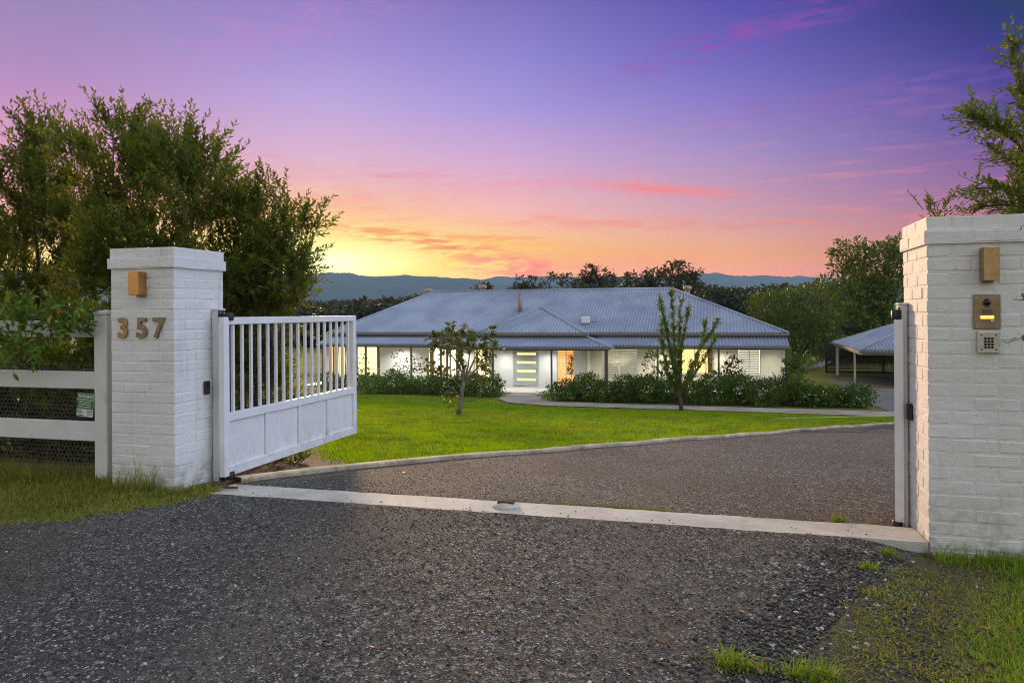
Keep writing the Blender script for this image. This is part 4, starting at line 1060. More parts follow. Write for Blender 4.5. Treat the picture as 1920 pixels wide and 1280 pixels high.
def pblob(px, py, v, rx, ry, rz=None):
    c = at(px, py, v); d = -c.x*_s+c.y*_c; k = d/FPX
    return (np.array(c), np.array([rx*k, (rz if rz is not None else rx*k), ry*k]))
def trunk_part(t, paths, mat, name='trunk', n=7):
    mb = MB(t.location)
    for pts, rad in paths: mb.tube(pts, rad, n)
    return mb.build(name, M[mat], t)
def bend(p, q, k=3, amp=.1, r_=random.Random(1)):
    p, q = Vector(p), Vector(q); L = (q-p).length
    return [p.lerp(q, i/k)+Vector((r_.uniform(-amp, amp), r_.uniform(-amp, amp), r_.uniform(-amp, amp)*.5))*L*(0 if i in (0, k) else 1) for i in range(k+1)]

def shoot_tree(name, loc, blobs, nsh, nl, length, leafL, leafW, leaf, bark, label, cat, upb=.95, seed=1, trunks=None, group=None, extra=None, tw=.004):
    rg = np.random.default_rng(seed); t = empty(name, loc, label, cat, group)
    if nsh > 900:
        k_ = nsh//11; C_, d, rad = in_blobs(blobs, k_, rg, 2.0); ii = np.repeat(np.arange(k_), 11); nsh = len(ii)
        B_ = C_[ii]+rg.normal(0, .062, (nsh, 3)); d = d[ii]
    else: B_, d, rad = in_blobs(blobs, nsh, rg)
    D = unit(d*.75+np.array([0, 0, upb])+rg.normal(0, .35, (nsh, 3)))
    ln = length*rg.uniform(.55, 1.25, nsh)
    P, LD, L, Wd, A, T = shoots(B_, D, ln, nl, leafL, leafW, rg)
    ok = P[:, 2] > G(P[:, 0], P[:, 1])+.02
    V, F = leaf_mesh(P[ok], LD[ok], L[ok], Wd[ok], rg)
    V2, F2 = twig_mesh(A, T, tw)
    npmesh('crown', V, F, M[leaf], t, org=loc); 
    tag(npmesh('twigs', V2, F2, M[bark], t, org=loc), kind='stuff')
    rr = random.Random(seed); paths = []
    base = Vector(loc)
    k = len(blobs)
    for i, (c, r) in enumerate(blobs):
        c = Vector(c); st = base+Vector((rr.uniform(-.12, .12), rr.uniform(-.1, .1), 0))
        pts = bend(st, c+Vector((0, 0, r[2]*.5)), 5, .06, rr); h = max(.4, (c-st).length)
        paths.append((pts, [.009*h+.008, .008*h+.007, .006*h+.005, .005*h+.003, .003*h, .002]))
    trunk_part(t, trunks or paths, bark)
    if extra: extra(t, rg)
    return t
def clump_tree(name, loc, blobs, ncl, per, clr, leaf_s, leaf, bark, label, cat, seed=1, group=None, trunk_r=.15, limbs=True, asp=.6, pw=3.0):
    """crown of leaf clumps for trees and shrubs further off"""
    rg = np.random.default_rng(seed); t = empty(name, loc, label, cat, group)
    C, d, rad = in_blobs(blobs, ncl, rg, pw)
    n = ncl*per; k = np.repeat(np.arange(ncl), per); cr = clr*rg.uniform(.6, 1.3, ncl)
    dd = unit(rg.normal(0, 1, (n, 3))); P = C[k]+dd*(cr[k]*rg.random(n)**.5)[:, None]*np.array([1, 1, .65])
    D = unit(dd*.6+d[k]*.6+rg.normal(0, .5, (n, 3))+np.array([0, 0, .1]))
    sz = leaf_s*rg.uniform(.6, 1.3, n); ok = P[:, 2] > G(P[:, 0], P[:, 1])+.01
    V, F = leaf_mesh(P[ok], D[ok], sz[ok], sz[ok]*asp, rg, False)
    npmesh('crown', V, F, M[leaf], t, org=loc)
    rr = random.Random(seed); paths = []; base = Vector(loc)
    cen = Vector(np.mean([b[0] for b in blobs], axis=0)); lowz = min(b[0][2]-b[1][2] for b in blobs)
    fork = Vector((base.x*.7+cen.x*.3, base.y*.7+cen.y*.3, max(base.z+.2*(cen.z-base.z), lowz-.1)))
    paths.append((bend(base-Vector((0, 0, .1)), fork, 3, .05, rr), [trunk_r, trunk_r*.85, trunk_r*.75, trunk_r*.65]))
    for c, r in blobs:
        q = Vector(c)+Vector((0, 0, r[2]*.4)); paths.append((bend(fork, q, 4, .08, rr), [trunk_r*.55, trunk_r*.42, trunk_r*.3, trunk_r*.2, trunk_r*.08]))
        for _ in range(2 if limbs else 0):
            dv = Vector((rr.uniform(-1, 1)*r[0], rr.uniform(-1, 1)*r[1], rr.uniform(.0, .8)*r[2])); m = fork.lerp(q, rr.uniform(.4, .7))
            paths.append((bend(m, Vector(c)+dv, 3, .08, rr), [trunk_r*.28, trunk_r*.2, trunk_r*.13, trunk_r*.04]))
    trunk_part(t, paths, bark, n=6)
    return t
def gl(px, v, py=700):
    p = at(px, py, v); return Vector((p.x, p.y, g(p.x, p.y)))

# ================================================================== BIG SHRUBS BEHIND THE FENCE
def front_sprays(t, rg):
    n = 95; px = rg.uniform(-60, 170, n); py = 562+rg.random(n)*(118-np.clip(px-20, 0, 200)*.45)
    b = np.array([at(x-18, y-8, 5.17+.1*rg.random()) for x, y in zip(px, py)])
    D = unit(np.stack([rg.normal(.35, .4, n), rg.normal(-.35, .25, n), rg.normal(-.15, .3, n)], 1))
    P, LD, L, Wd, A, T = shoots(b, D, .22, 8, .115, .046, rg, .25)
    V, F = leaf_mesh(P, LD, L, Wd, rg); npmesh('front_sprays', V, F, M['leaf_bright'], t, org=t.location)
    V, F = twig_mesh(A, T, .003); tag(npmesh('front_twigs', V, F, M['bark'], t, org=t.location), kind='stuff')
v = 7.2
shoot_tree('hedge_tree', gl(55, v), [pblob(55, 380, v, 85, 95, .7), pblob(85, 285, v, 34, 55, .3), pblob(30, 300, v, 28, 40, .3), pblob(80, 470, v, 115, 120, .8), pblob(20, 560, v, 130, 120, .8), pblob(90, 650, v-.5, 130, 90, .6), pblob(60, 790, v-.7, 150, 95, .5)],
           1650, 18, .48, .086, .028, 'leaf_hedge', 'bark', 'bushy dark tree overhanging the white rail fence', 'tree', seed=11, extra=front_sprays)
v = 7.0
shoot_tree('hedge_tree', gl(285, v), [pblob(225, 320, v, 68, 80, .6), pblob(212, 250, v, 24, 45, .25), pblob(300, 350, v, 90, 75, .6), pblob(375, 350, v, 55, 75, .5), pblob(330, 290, v, 40, 35, .3), pblob(270, 460, v, 140, 120, .8), pblob(395, 480, v, 75, 100, .7), pblob(290, 600, v, 160, 110, .7), pblob(210, 760, v-.35, 150, 120, .5)],
           2550, 18, .46, .084, .028, 'leaf_hedge', 'bark', 'tallest dark bushy tree right behind the numbered pillar', 'tree', seed=12)
v = 7.5
shoot_tree('hedge_tree', gl(475, v), [pblob(492, 420, v, 50, 62, .45), pblob(520, 372, v, 20, 42, .2), pblob(545, 455, v, 38, 52, .35), pblob(480, 510, v, 76, 62, .5), pblob(560, 508, v, 28, 36, .25), pblob(490, 570, v, 85, 60, .6), pblob(470, 690, v, 60, 80, .5)],
           1350, 17, .42, .080, .027, 'leaf_hedge', 'bark', 'dark bushy tree above the barred gate, nearest the sunset', 'tree', seed=13)
clump_tree('hedge', gl(200, 8.6), [pblob(-60, 700, 8.6, 120, 110, .5), pblob(80, 690, 8.6, 120, 120, .5), pblob(230, 690, 8.6, 120, 120, .5), pblob(370, 700, 8.6, 90, 110, .5), pblob(0, 790, 8.5, 120, 80, .5), pblob(180, 800, 8.5, 130, 80, .5), pblob(340, 790, 8.5, 100, 80, .5)], 900, 10, .22, .11, 'leaf_shrub', 'bark', 'dense dark hedge filling the gaps behind the white rails', 'hedge', 17, trunk_r=.05, pw=2.2)
clump_tree('hedge', gl(80, 6.5), [pblob(-40, 770, 6.5, 90, 70, .3), pblob(60, 760, 6.5, 90, 80, .3), pblob(150, 770, 6.4, 70, 70, .3), pblob(20, 840, 6.2, 110, 45, .25), pblob(140, 840, 6.2, 80, 45, .25)], 420, 10, .14, .075, 'leaf_forest', 'bark', 'dark undergrowth pressed against the wire mesh', 'hedge', 18, trunk_r=.03, pw=2.2)
# shrubs seen through the gate bars
shoot_tree('garden_shrub', gl(455, 9.2), [pblob(450, 700, 9.2, 45, 60, .4), pblob(440, 780, 9.0, 50, 40, .4)], 260, 11, .30, .075, .032, 'leaf_shrub', 'bark', 'dark shrub seen through the gate bars by the pillar', 'shrub', seed=14)
shoot_tree('garden_shrub', gl(510, 10.4), [pblob(510, 735, 10.4, 40, 40, .5), pblob(540, 770, 10.2, 30, 26, .4), pblob(500, 690, 10.6, 32, 30, .4)], 330, 10, .26, .07, .03, 'leaf_olive', 'bark', 'yellow-green shrub seen through the middle gate bars', 'shrub', seed=15)
shoot_tree('garden_plant', gl(530, 7.2, 870), [pblob(512, 872, 6.9, 26, 14, .2), pblob(545, 868, 7.2, 22, 14, .18)], 60, 8, .16, .07, .03, 'leaf_olive', 'bark', 'low leafy plant growing under the open gate', 'plant', seed=16, upb=.5)
# ---- tree behind the intercom pillar
def limb_tree(name, loc, limbs, nl, length, leafL, leafW, leaf, bark, label, seed, dens, trunk_r, spread_=.7, start=.25, upb=.35, droop=.2, cat='tree', sprays=None, extra=None):
    rg = np.random.default_rng(seed); t = empty(name, loc, label, cat); paths = []; B_, D_ = [], []
    for pts, r0 in limbs:
        pts = [Vector(p) for p in pts]; P = np.array(pts); d = np.r_[0, np.cumsum(np.linalg.norm(np.diff(P, axis=0), axis=1))]
        k = 9; tt = np.linspace(0, d[-1], k); Q = np.stack([np.interp(tt, d, P[:, i]) for i in range(3)], 1); Q[1:-1] += rg.normal(0, .012*d[-1], (k-2, 3))
        for _ in range(2): Q[1:-1] = (Q[:-2]+2*Q[1:-1]+Q[2:])/4
        paths.append(([Vector(q) for q in Q], list(np.linspace(r0, max(.003, r0*.12), k))))
        n = max(3, int(dens*d[-1])); s_ = start+(1-start)*rg.random(n)
        b = np.stack([np.interp(s_*d[-1], tt, Q[:, i]) for i in range(3)], 1); tang = unit(np.gradient(Q, axis=0)); tg = np.stack([np.interp(s_*d[-1], tt, tang[:, i]) for i in range(3)], 1)
        B_.append(b); D_.append(unit(tg*.8+rg.normal(0, spread_, (n, 3))+np.array([0, 0, upb])))
    b, dd = np.concatenate(B_), np.concatenate(D_)
    if sprays is not None: b = np.concatenate([b, sprays[0]]); dd = np.concatenate([dd, sprays[1]])
    P, LD, L, Wd, A, T = shoots(b, dd, length*rg.uniform(.5, 1.2, len(b)), nl, leafL, leafW, rg, droop)
    V, F = leaf_mesh(P, LD, L, Wd, rg); npmesh('crown', V, F, M[leaf], t, org=loc)
    V, F = twig_mesh(A, T, .0035); tag(npmesh('twigs', V, F, M[bark], t, org=loc), kind='stuff')
    trunk_part(t, paths, bark)
    return t
v = 7.3; ap_ = lambda *q: [at(x, y, v+dz) for x, y, dz in q]
base = gl(1985, v)
tb = [(base.x, base.y, base.z-.1)]
rgs = np.random.default_rng(5)
sp_b = np.array([at(1968, 395, 4.9), at(1965, 405, 4.9), at(1994, 565, 4.95), at(1998, 600, 4.95), at(1996, 585, 4.95)]); sp_d = np.array([[-.8, -.2, -.3], [-.6, -.3, -.6], [-.8, -.2, .2], [-.8, 0, -.2], [-.7, -.2, 0]])
limb_tree('street_tree', base, [
    (tb+ap_((1975, 520, 0), (1973, 330, 0), (1928, 190, -.1), (1896, 82, -.2)), .05),
    (ap_((1955, 420, 0), (1938, 300, -.2), (1873, 248, -.3), (1820, 212, -.4)), .022), (ap_((1978, 350, 0), (1933, 262, .1), (1883, 232, .2), (1838, 222, .2)), .02),
    (ap_((1965, 470, 0), (1943, 385, -.1), (1883, 352, -.2), (1828, 352, -.3)), .022), (ap_((1960, 450, .2), (1938, 392, .2), (1888, 380, .2), (1838, 388, .2)), .02),
    (ap_((1983, 360, 0), (1963, 250, .2), (1953, 165, .3), (1950, 120, .3)), .02), (ap_((1950, 420, 0), (1928, 330, .2), (1888, 300, .3), (1863, 280, .3)), .018),
    (ap_((1960, 430, .2), (1953, 360, .3), (1923, 330, .4), (1908, 290, .4)), .018), (ap_((1965, 470, .3), (1938, 400, .3), (1908, 385, .4), (1888, 396, .4)), .018),
    (ap_((1965, 420, .4), (1973, 300, .5), (1938, 230, .5), (1918, 160, .5)), .018), (ap_((1975, 480, .5), (1963, 390, .6), (1928, 360, .6), (1913, 350, .6)), .018)],
    12, .27, .062, .025, 'leaf_olive', 'bark', 'slender leafy tree rising behind the intercom pillar', 21, 50, .05, .62, .34, sprays=(sp_b, sp_d))
shoot_tree('garden_shrub', gl(1755, 7.2), [pblob(1748, 402, 7.2, 24, 18, .2), pblob(1760, 470, 7.2, 25, 60, .25)], 70, 11, .22, .05, .02, 'leaf_hedge', 'bark', 'small sprig of a shrub showing over the intercom pillar cap', 'shrub', seed=22)
# ---- lawn trees
b = ground_at(859, 779); vt_ = b.y
def lp(*q): return [at(x, y, vt_+dz) for x, y, dz in q]
limb_tree('lawn_tree', b, [
    ([(b.x, b.y, b.z-.05)]+lp((864, 745, 0), (872, 715, 0), (868, 680, 0), (858, 640, 0), (845, 612, .1)), .075),
    (lp((872, 715, 0), (885, 680, .1), (905, 645, .2), (925, 620, .2)), .03), (lp((872, 712, 0), (880, 670, -.2), (882, 640, -.3), (880, 615, -.3)), .028),
    (lp((868, 700, 0), (850, 670, .2), (828, 645, .3), (808, 640, .3)), .026), (lp((866, 730, 0), (845, 705, -.2), (822, 690, -.3), (800, 682, -.3)), .02),
    (lp((874, 712, 0), (895, 690, -.2), (912, 665, -.4), (928, 640, -.4)), .024), (lp((870, 690, 0), (860, 650, -.3), (835, 625, -.4), (815, 630, -.4)), .022),
    (lp((878, 700, 0), (900, 690, .3), (918, 690, .3)), .012), (lp((876, 720, 0), (890, 705, .3), (905, 712, .4)), .012), (lp((858, 776, 0), (850, 755, .1), (845, 735, .15)), .015), (lp((865, 680, 0), (862, 650, .3), (870, 622, .4)), .02)],
    9, .30, .13, .062, 'leaf_lawn_tree', 'bark_pale', 'small spreading lawn tree with drooping leaves before the entry', 23, 19, .06, .8, .5, .1, .5)
b = ground_at(1278, 769); vt_ = b.y
limb_tree('lawn_tree', b, [
    ([(b.x, b.y, b.z-.05)]+lp((1277, 752, 0), (1272, 730, 0), (1262, 690, 0), (1250, 620, .1), (1236, 553, .1)), .085),
    (lp((1272, 738, 0), (1264, 680, -.2), (1262, 610, -.3), (1258, 545, -.3)), .03), (lp((1276, 742, 0), (1275, 690, .2), (1278, 640, .3), (1292, 575, .3)), .03),
    (lp((1278, 742, 0), (1290, 700, 0), (1312, 650, 0), (1348, 600, 0)), .03), (lp((1278, 745, 0), (1300, 705, -.3), (1330, 660, -.5), (1345, 630, -.5)), .025),
    (lp((1272, 735, 0), (1250, 690, .3), (1240, 640, .4), (1243, 600, .4)), .024), (lp((1275, 735, 0), (1270, 680, .4), (1275, 610, .5), (1278, 565, .5)), .022),
    (lp((1274, 750, 0), (1258, 715, 0), (1245, 690, 0)), .015), (lp((1280, 742, 0), (1300, 690, .4), (1318, 640, .5), (1322, 605, .5)), .02), (lp((1272, 742, 0), (1262, 722, .2), (1250, 722, .2)), .012)],
    9, .27, .10, .052, 'leaf_crepe', 'bark', 'upright vase-shaped young lawn tree with bright leaves', 24, 36, .07, .5, .10, .5, .05)

# ================================================================== GARDEN IN FRONT OF THE HOUSE
def hedge(name, px0, px1, v0, v1, ytop, leaf, label, seed, ncl, bl=None, sz=.10):
    a, b = at(px0, 730, v0), at(px1, 730, v0); zt_ = at((px0+px1)/2, ytop, v0).z; n = max(3, int((b.x-a.x)/.8)); rr = random.Random(seed); blobs = []
    for i in range(n):
        x = a.x+(b.x-a.x)*(i+.5)/n; y = rr.uniform(v0+.4, v1-.2); z0 = g(x, y); h = (zt_-z0)*rr.uniform(.74, 1.16)
        blobs.append((np.array([x, y, z0+h*.48]), np.array([(b.x-a.x)/n*.85, (v1-v0)*.5, h*.5])))
    loc = Vector(((a.x+b.x)/2, (v0+v1)/2, g((a.x+b.x)/2, v0)))
    t = clump_tree(name, loc, blobs, ncl, 12, .22, sz, leaf, 'bark', label, 'hedge', seed, trunk_r=.03, limbs=False, pw=3.4)
    if bl:
        rg = np.random.default_rng(seed+1); C, d, rad = in_blobs(blobs, bl, rg, 20); C = C+d*.08
        D = unit(d+rg.normal(0, .3, (bl, 3))); V, F = leaf_mesh(np.repeat(C, 4, 0), unit(np.repeat(D, 4, 0)*.4+rg.normal(0, 1, (bl*4, 3))), .055, .05, rg, False)
        tag(npmesh('blossoms', V, F, M['blossom'], t, org=loc), kind='stuff')
    return t
hedge('hedge', 1036, 1270, 31.0, 33.0, 706, 'leaf_shrub', 'clipped flowering hedge between the front door and the vase-shaped tree', 31, 1300, 18)
hedge('hedge', 1275, 1500, 30.9, 33.0, 707, 'leaf_shrub', 'clipped dark hedge below the two lit windows past the vase-shaped tree', 32, 1250, 9)
hedge('flowering_shrub', 1508, 1635, 30.7, 32.4, 727, 'leaf_shrub', 'low hedge spotted with white blossoms in front of the carport', 33, 560, 80)
hedge('hedge', 668, 790, 31.7, 33.5, 706, 'leaf_bright', 'loose green hedge under the lit windows beside the gate', 34, 640, 10)
hedge('hedge', 795, 918, 31.7, 33.8, 708, 'leaf_shrub', 'loose green hedge behind the drooping lawn tree', 35, 640, 0)
hedge('ground_cover', 900, 940, 32.2, 33.2, 733, 'leaf_bright', 'low pale ground cover beside the entry path', 36, 50, 0, .07)
hedge('ground_cover', 1005, 1040, 32.6, 33.6, 737, 'leaf_bright', 'low ground cover at the foot of the entry post', 37, 45, 0, .07)
hedge('hedge', 580, 655, 33.5, 35.5, 700, 'leaf_shrub', 'dark hedge seen through the last gate bars', 38, 260, 0)
def gshrub(px, py, v, rx, ry, leaf, label, seed, n=70, sz=.14, extra=()):
    bl_ = [pblob(px, py, v, rx, ry)]+[pblob(*e) for e in extra]
    return clump_tree('garden_shrub', gl(px, v), bl_, n, 9, .13, sz, leaf, 'bark', label, 'shrub', seed, trunk_r=.03, pw=2.6, asp=.5)
gshrub(755, 685, 34.0, 30, 28, 'leaf_lawn_tree', 'open dark-leaved shrub before the plain wall beside the gate', 41, 60, extra=[(785, 682, 34., 18, 16), (752, 710, 34, 22, 20)])
gshrub(682, 690, 34.2, 16, 30, 'leaf_crepe', 'yellow-lit shrub in front of the window nearest the gate', 42, 60, extra=[(700, 715, 34, 26, 16)])
gshrub(1240, 690, 33.6, 34, 30, 'leaf_lawn_tree', 'dark leafy shrub behind the trunk of the vase-shaped tree', 43, 95, extra=[(1222, 670, 33.6, 16, 14), (1258, 715, 33.6, 24, 22)])
gshrub(1370, 695, 33.4, 24, 26, 'leaf_red', 'reddish-brown shrub beside the shuttered window', 44, 85, extra=[(1368, 675, 33.4, 12, 12), (1372, 712, 33.4, 26, 16)])
gshrub(1492, 705, 31.6, 24, 36, 'leaf_olive', 'tall bronze-tipped shrub at the far corner of the house', 45, 150, extra=[(1485, 675, 31.6, 14, 20), (1508, 680, 31.6, 14, 16), (1495, 740, 31.4, 30, 18)])
gshrub(1322, 640, 34.5, 8, 8, 'leaf_crepe', 'thin green shrub in front of the large yellow window', 46, 14, .1, extra=[(1332, 670, 34.5, 6, 30)])
# pot plant behind the entry window
clump_tree('pot_plant', Vector((-7.22, 37.25, FL+.02)), [(np.array([-7.24, 37.16, -1.05]), np.array([.17, .03, .40])), (np.array([-7.22, 37.16, -1.45]), np.array([.15, .03, .2]))], 46, 8, .09, .10, 'leaf_crepe', 'bark', 'green pot plant inside the window beside the front door', 'pot plant', 47, trunk_r=.02, limbs=False)
# thin hose on the lawn
hp_ = [ground_at(x, y) for x, y in ((1450, 788), (1500, 786), (1560, 785), (1620, 783), (1680, 782))]
mb = MB(); mb.tube([p+Vector((0, 0, .05)) for p in hp_], .007, 5); o = mb.build('garden_hose', M['white_far']); tag(o, 'thin pale hose lying along the far lawn edge', 'hose')

# ================================================================== TREES BEHIND
clump_tree('round_tree', gl(1490, 54), [pblob(1490, 590, 54, 82, 55), pblob(1440, 580, 54, 40, 40), pblob(1530, 575, 54, 48, 42), pblob(1490, 630, 53, 80, 48), pblob(1450, 625, 53, 40, 40), pblob(1545, 640, 53, 30, 40)], 900, 12, .42, .26, 'leaf_round', 'bark', 'rounded dense green tree beyond the end of the house', 'tree', 51, trunk_r=.3, asp=.35, pw=4)
clump_tree('tall_tree', gl(1640, 64), [pblob(1650, 500, 64, 46, 46), pblob(1592, 472, 64, 34, 26), pblob(1575, 500, 64, 22, 16), pblob(1680, 470, 64, 30, 26), pblob(1610, 545, 63, 52, 44), pblob(1680, 560, 63, 55, 55), pblob(1630, 600, 62, 70, 42), pblob(1550, 530, 64, 18, 12)], 900, 11, .5, .36, 'leaf_big', 'bark', 'tall loose tree standing behind the carport roof', 'tree', 52, trunk_r=.35, asp=.45, pw=2.8)
clump_tree('dark_tree', gl(1560, 58), [pblob(1555, 655, 58, 34, 30), pblob(1600, 640, 60, 50, 30)], 220, 11, .45, .3, 'leaf_forest', 'bark', 'dark low tree between the round tree and the carport', 'tree', 53, trunk_r=.25)
clump_tree('far_shrub', gl(1700, 66), [pblob(1640, 672, 62, 34, 18), pblob(1700, 665, 62, 44, 24), pblob(1590, 676, 62, 30, 16), pblob(1560, 690, 60, 14, 8)], 300, 10, .4, .3, 'leaf_crepe', 'bark', 'sunlit shrubs showing through the lattice screen', 'shrub', 54, trunk_r=.08)
gums = [(905, 541, 22, 8, 'small dark treetop left of the flue above the ridge'), (985, 531, 32, 13, 'low dark gum treetop just beside the flue'), (1052, 522, 40, 17, 'dark gum tree with a ragged top, first of the row above the entry roof'),
        (1118, 512, 40, 15, 'broad flat-topped gum tree above the middle of the ridge'), (1180, 524, 30, 14, 'low gum tree between the flat-topped and the tallest one'), (1226, 520, 26, 17, 'narrow gum tree next to the tallest one'),
        (1272, 500, 34, 9, 'tallest gum tree with thin outstretched boughs over the ridge'), (1308, 545, 26, 18, 'round gum tree at the end of the ridge by the vent')]
for i, (x, y, rx, ry, lab) in enumerate(gums):
    vv = 82+3*((i*7) % 5); rr = random.Random(60+i); bl_ = [pblob(x, y, vv, rx*.7, ry)]
    for k in range(5): bl_.append(pblob(x+rr.uniform(-1, 1)*rx, y+rr.uniform(.0, 1.3)*ry+6, vv+rr.uniform(-1, 1), rx*rr.uniform(.3, .5), ry*rr.uniform(.45, .8)))
    bl_.append(pblob(x, y+34, vv, rx*1.15, 18)); bl_.append(pblob(x, y+60, vv, rx, 16))
    clump_tree('gum_tree', gl(x, vv), bl_, 230, 11, .5, .42, 'leaf_gum', 'bark', lab, 'tree', 60+i, group='gum trees behind the house', trunk_r=.25, asp=.45, pw=2.2)
# far woods : one mass either side
def woods(name, crowns, label, seed, leaf_k=.22, per=150):
    rg = np.random.default_rng(seed); C = np.array([c[:3] for c in crowns]); r = np.array([c[3] for c in crowns]); n = len(C)*per; k = np.repeat(np.arange(len(C)), per)
    d = unit(rg.normal(0, 1, (n, 3))); d[:, 2] = np.abs(d[:, 2])*1.0-.25*rg.random(n); P = C[k]+d*(r[k]*(.55+.5*rg.random(n)))[:, None]*np.array([1, 1, .8])
    s_ = r[k]*leaf_k*rg.uniform(.6, 1.3, n); V, F = leaf_mesh(P, unit(d*.4+rg.normal(0, 1., (n, 3))), s_, s_*.8, rg, False)
    o = npmesh(name, V, F, M['leaf_forest']); tag(o, label, 'woods', kind='stuff')
def band(px0, px1, yt, v0, v1, n, rg, r=3.0, dy=40):
    out = []
    for _ in range(n):
        x = rg.uniform(px0, px1); vv = rg.uniform(v0, v1); p = at(x, np.interp(x, *yt)+rg.random()**1.5*dy+4, vv); rr_ = r*rg.uniform(.6, 1.2)
        out.append((p.x, p.y, p.z-rr_*.6, rr_))
    return out
rg = np.random.default_rng(80)
cr = band(430, 830, ([430, 580, 640, 700, 760, 800, 830], [560, 566, 563, 566, 560, 554, 552]), 95, 130, 330, rg, 3.2, 60)
woods('woods', cr, 'dark woods beyond the end of the roof beside the gate', 81)
cr = band(560, 1000, ([560, 620, 700, 740, 790, 830, 1000], [565, 560, 559, 556, 548, 546, 545]), 330, 460, 420, rg, 5.0, 24)
woods('woods', cr, 'hazy line of woods below the mountains', 82)
cr = band(1280, 1620, ([1280, 1330, 1400, 1470, 1540, 1620], [550, 538, 536, 535, 530, 528]), 150, 230, 420, rg, 4.6, 62)
woods('woods', cr, 'wooded hillside between the roof and the round tree', 83)
cr = band(-1200, 470, ([-1200, 470], [545, 560]), 100, 200, 260, rg, 5.0, 50)+band(1640, 3000, ([1640, 3000], [530, 520]), 150, 240, 260, rg, 5.0, 60)
woods('woods', cr, 'woods continuing out of sight beyond the trees', 84, per=40)
# far white rail fence and timber beyond the lawn
t = empty('rail_fence', (at(585, 700, 44).x, 44, -2.45), 'distant white rail fence seen through the gate bars', 'fence')
xa, xb = at(520, 700, 44).x, at(600, 700, 44).x; zt_ = at(585, 688, 44).z
for k in range(4):
    x = xa+(xb-xa)*k/3; mb = MB(t.location); mb.box((x-.06, 43.94, -2.5), (x+.06, 44.06, zt_+.05)); mb.build('post', M['white_far'], t)
for dz in (0, -.45): mb = MB(t.location); mb.box((xa-1, 43.88, zt_+dz-.12), (xb+.3, 43.935, zt_+dz)); mb.build('rail', M['white_far'], t)
for k in range(3):
    a, b = at(1512+10*k, 689, 52+k), at(1526+10*k, 680, 54+k); mb = MB(); za = g(a.x, a.y)
    mb.beam((a.x, a.y, za+.12), (b.x+.6, b.y+1, za+.35), .22, .1); o = mb.build('timber_plank', M['far_timber']); tag(o, ['pale plank nearest the house corner, beyond the bronze shrub', 'middle pale plank lying beyond the bronze shrub', 'pale plank nearest the carport lattice on the far grass'][k], 'plank', 'planks beyond the house')

# ================================================================== MOUNTAINS
def mountains(name, prof, D, label, seed, depth=900):
    rg = np.random.default_rng(seed); pxs = np.linspace(prof[0][0], prof[-1][0], 420); ys = np.interp(pxs, [p[0] for p in prof], [p[1] for p in prof])
    for k in range(1, 6): ys += .9/k*np.sin(pxs*.013*1.9**k+rg.uniform(0, 6))
    ys += rg.normal(0, .35, len(pxs)); rows = []
    T = np.array([at(x, y, D) for x, y in zip(pxs, ys)])
    for f, s_ in ((-1.25, 0.), (-1., .12), (-.8, .3), (-.6, .5), (-.4, .68), (-.25, .82), (-.1, .94), (0, 1.), (.2, .85), (.6, .4), (1., .0)):
        z = -14+(T[:, 2]+14)*s_; gull = 1+.10*np.sin(pxs*.06+f*3)*np.sin(pxs*.021+1)*(1-abs(f)); 
        z = np.where(f == 0, T[:, 2], -14+(z+14)*gull); k = 1+f*depth/D
        rows.append(np.stack([T[:, 0]*k, T[:, 1]*k, z+rg.normal(0, 1.5, len(z))*(0 if s_ in (0., 1.) else 1)], 1))
    V = np.concatenate(rows); n = len(pxs); i = (np.arange(len(rows)-1)[:, None]*n+np.arange(n-1)[None]).ravel()
    o = npmesh(name, V, np.stack([i, i+1, i+1+n, i+n], 1), M['hill_forest']); tag(o, label, 'mountain', kind='structure')
mountains('mountain', [(-900, 500), (-300, 506), (0, 508), (400, 512), (560, 514), (620, 511.5), (660, 515.5), (700, 518), (740, 515.5), (760, 515), (790, 518), (840, 521), (870, 522), (900, 525), (940, 533), (1000, 546), (1050, 566)], 3300, 'forested blue range under the yellow glow', 91)
mountains('mountain', [(700, 550), (850, 534), (890, 527), (905, 524), (930, 517), (950, 518), (1000, 519), (1100, 520), (1200, 518), (1310, 514), (1340, 513), (1380, 517), (1430, 516), (1480, 518), (1530, 520), (1600, 524), (1700, 522), (2200, 515), (2700, 508)], 4200, 'far blue range behind the gum trees', 92)

# ================================================================== GRASS, GRAVEL, LITTER
def blades(P, H, Wd, lean, rg, mat, name, label, cat, curve=True, parent=None, kind='stuff'):
    n = len(P); a = rg.uniform(0, 6.283, n); dr = np.stack([np.cos(a), np.sin(a), 0*a], 1); sd = np.stack([-np.sin(a), np.cos(a), 0*a], 1); H = H[:, None]; Wd = np.broadcast_to(Wd, (n,))[:, None]; ln = (lean*rg.random(n))[:, None]
    up = np.array([0, 0, 1.])
    if curve:
        m = P+up*H*.55+dr*H*ln*.35; tp = P+up*H*(1-.25*ln)+dr*H*ln
        V = np.stack([P-sd*Wd*.5, P+sd*Wd*.5, m+sd*Wd*.42, m-sd*Wd*.42, tp], 1).reshape(-1, 3); b = np.arange(n)[:, None]*5
        F = [b+[0, 1, 2, 3], b+[3, 2, 4]]
    else:
        tp = P+up*H+dr*H*ln; V = np.stack([P-sd*Wd*.5, P+sd*Wd*.5, tp], 1).reshape(-1, 3); F = [np.arange(n)[:, None]*3+[0, 1, 2]]
    o = npmesh(name, V, F, M[mat], parent)
    if label: tag(o, label, cat, kind=kind)
    return o
def vnoise(u, v, s, seed=0):
    return (np.sin(u*s*1.3+seed)*np.sin(v*s*1.1+seed*2.1)+.6*np.sin(u*s*2.7+v*s*1.9+seed)+.4*np.sin(u*s*5.1-v*s*4.3+seed*3))/2
rg = np.random.default_rng(101)
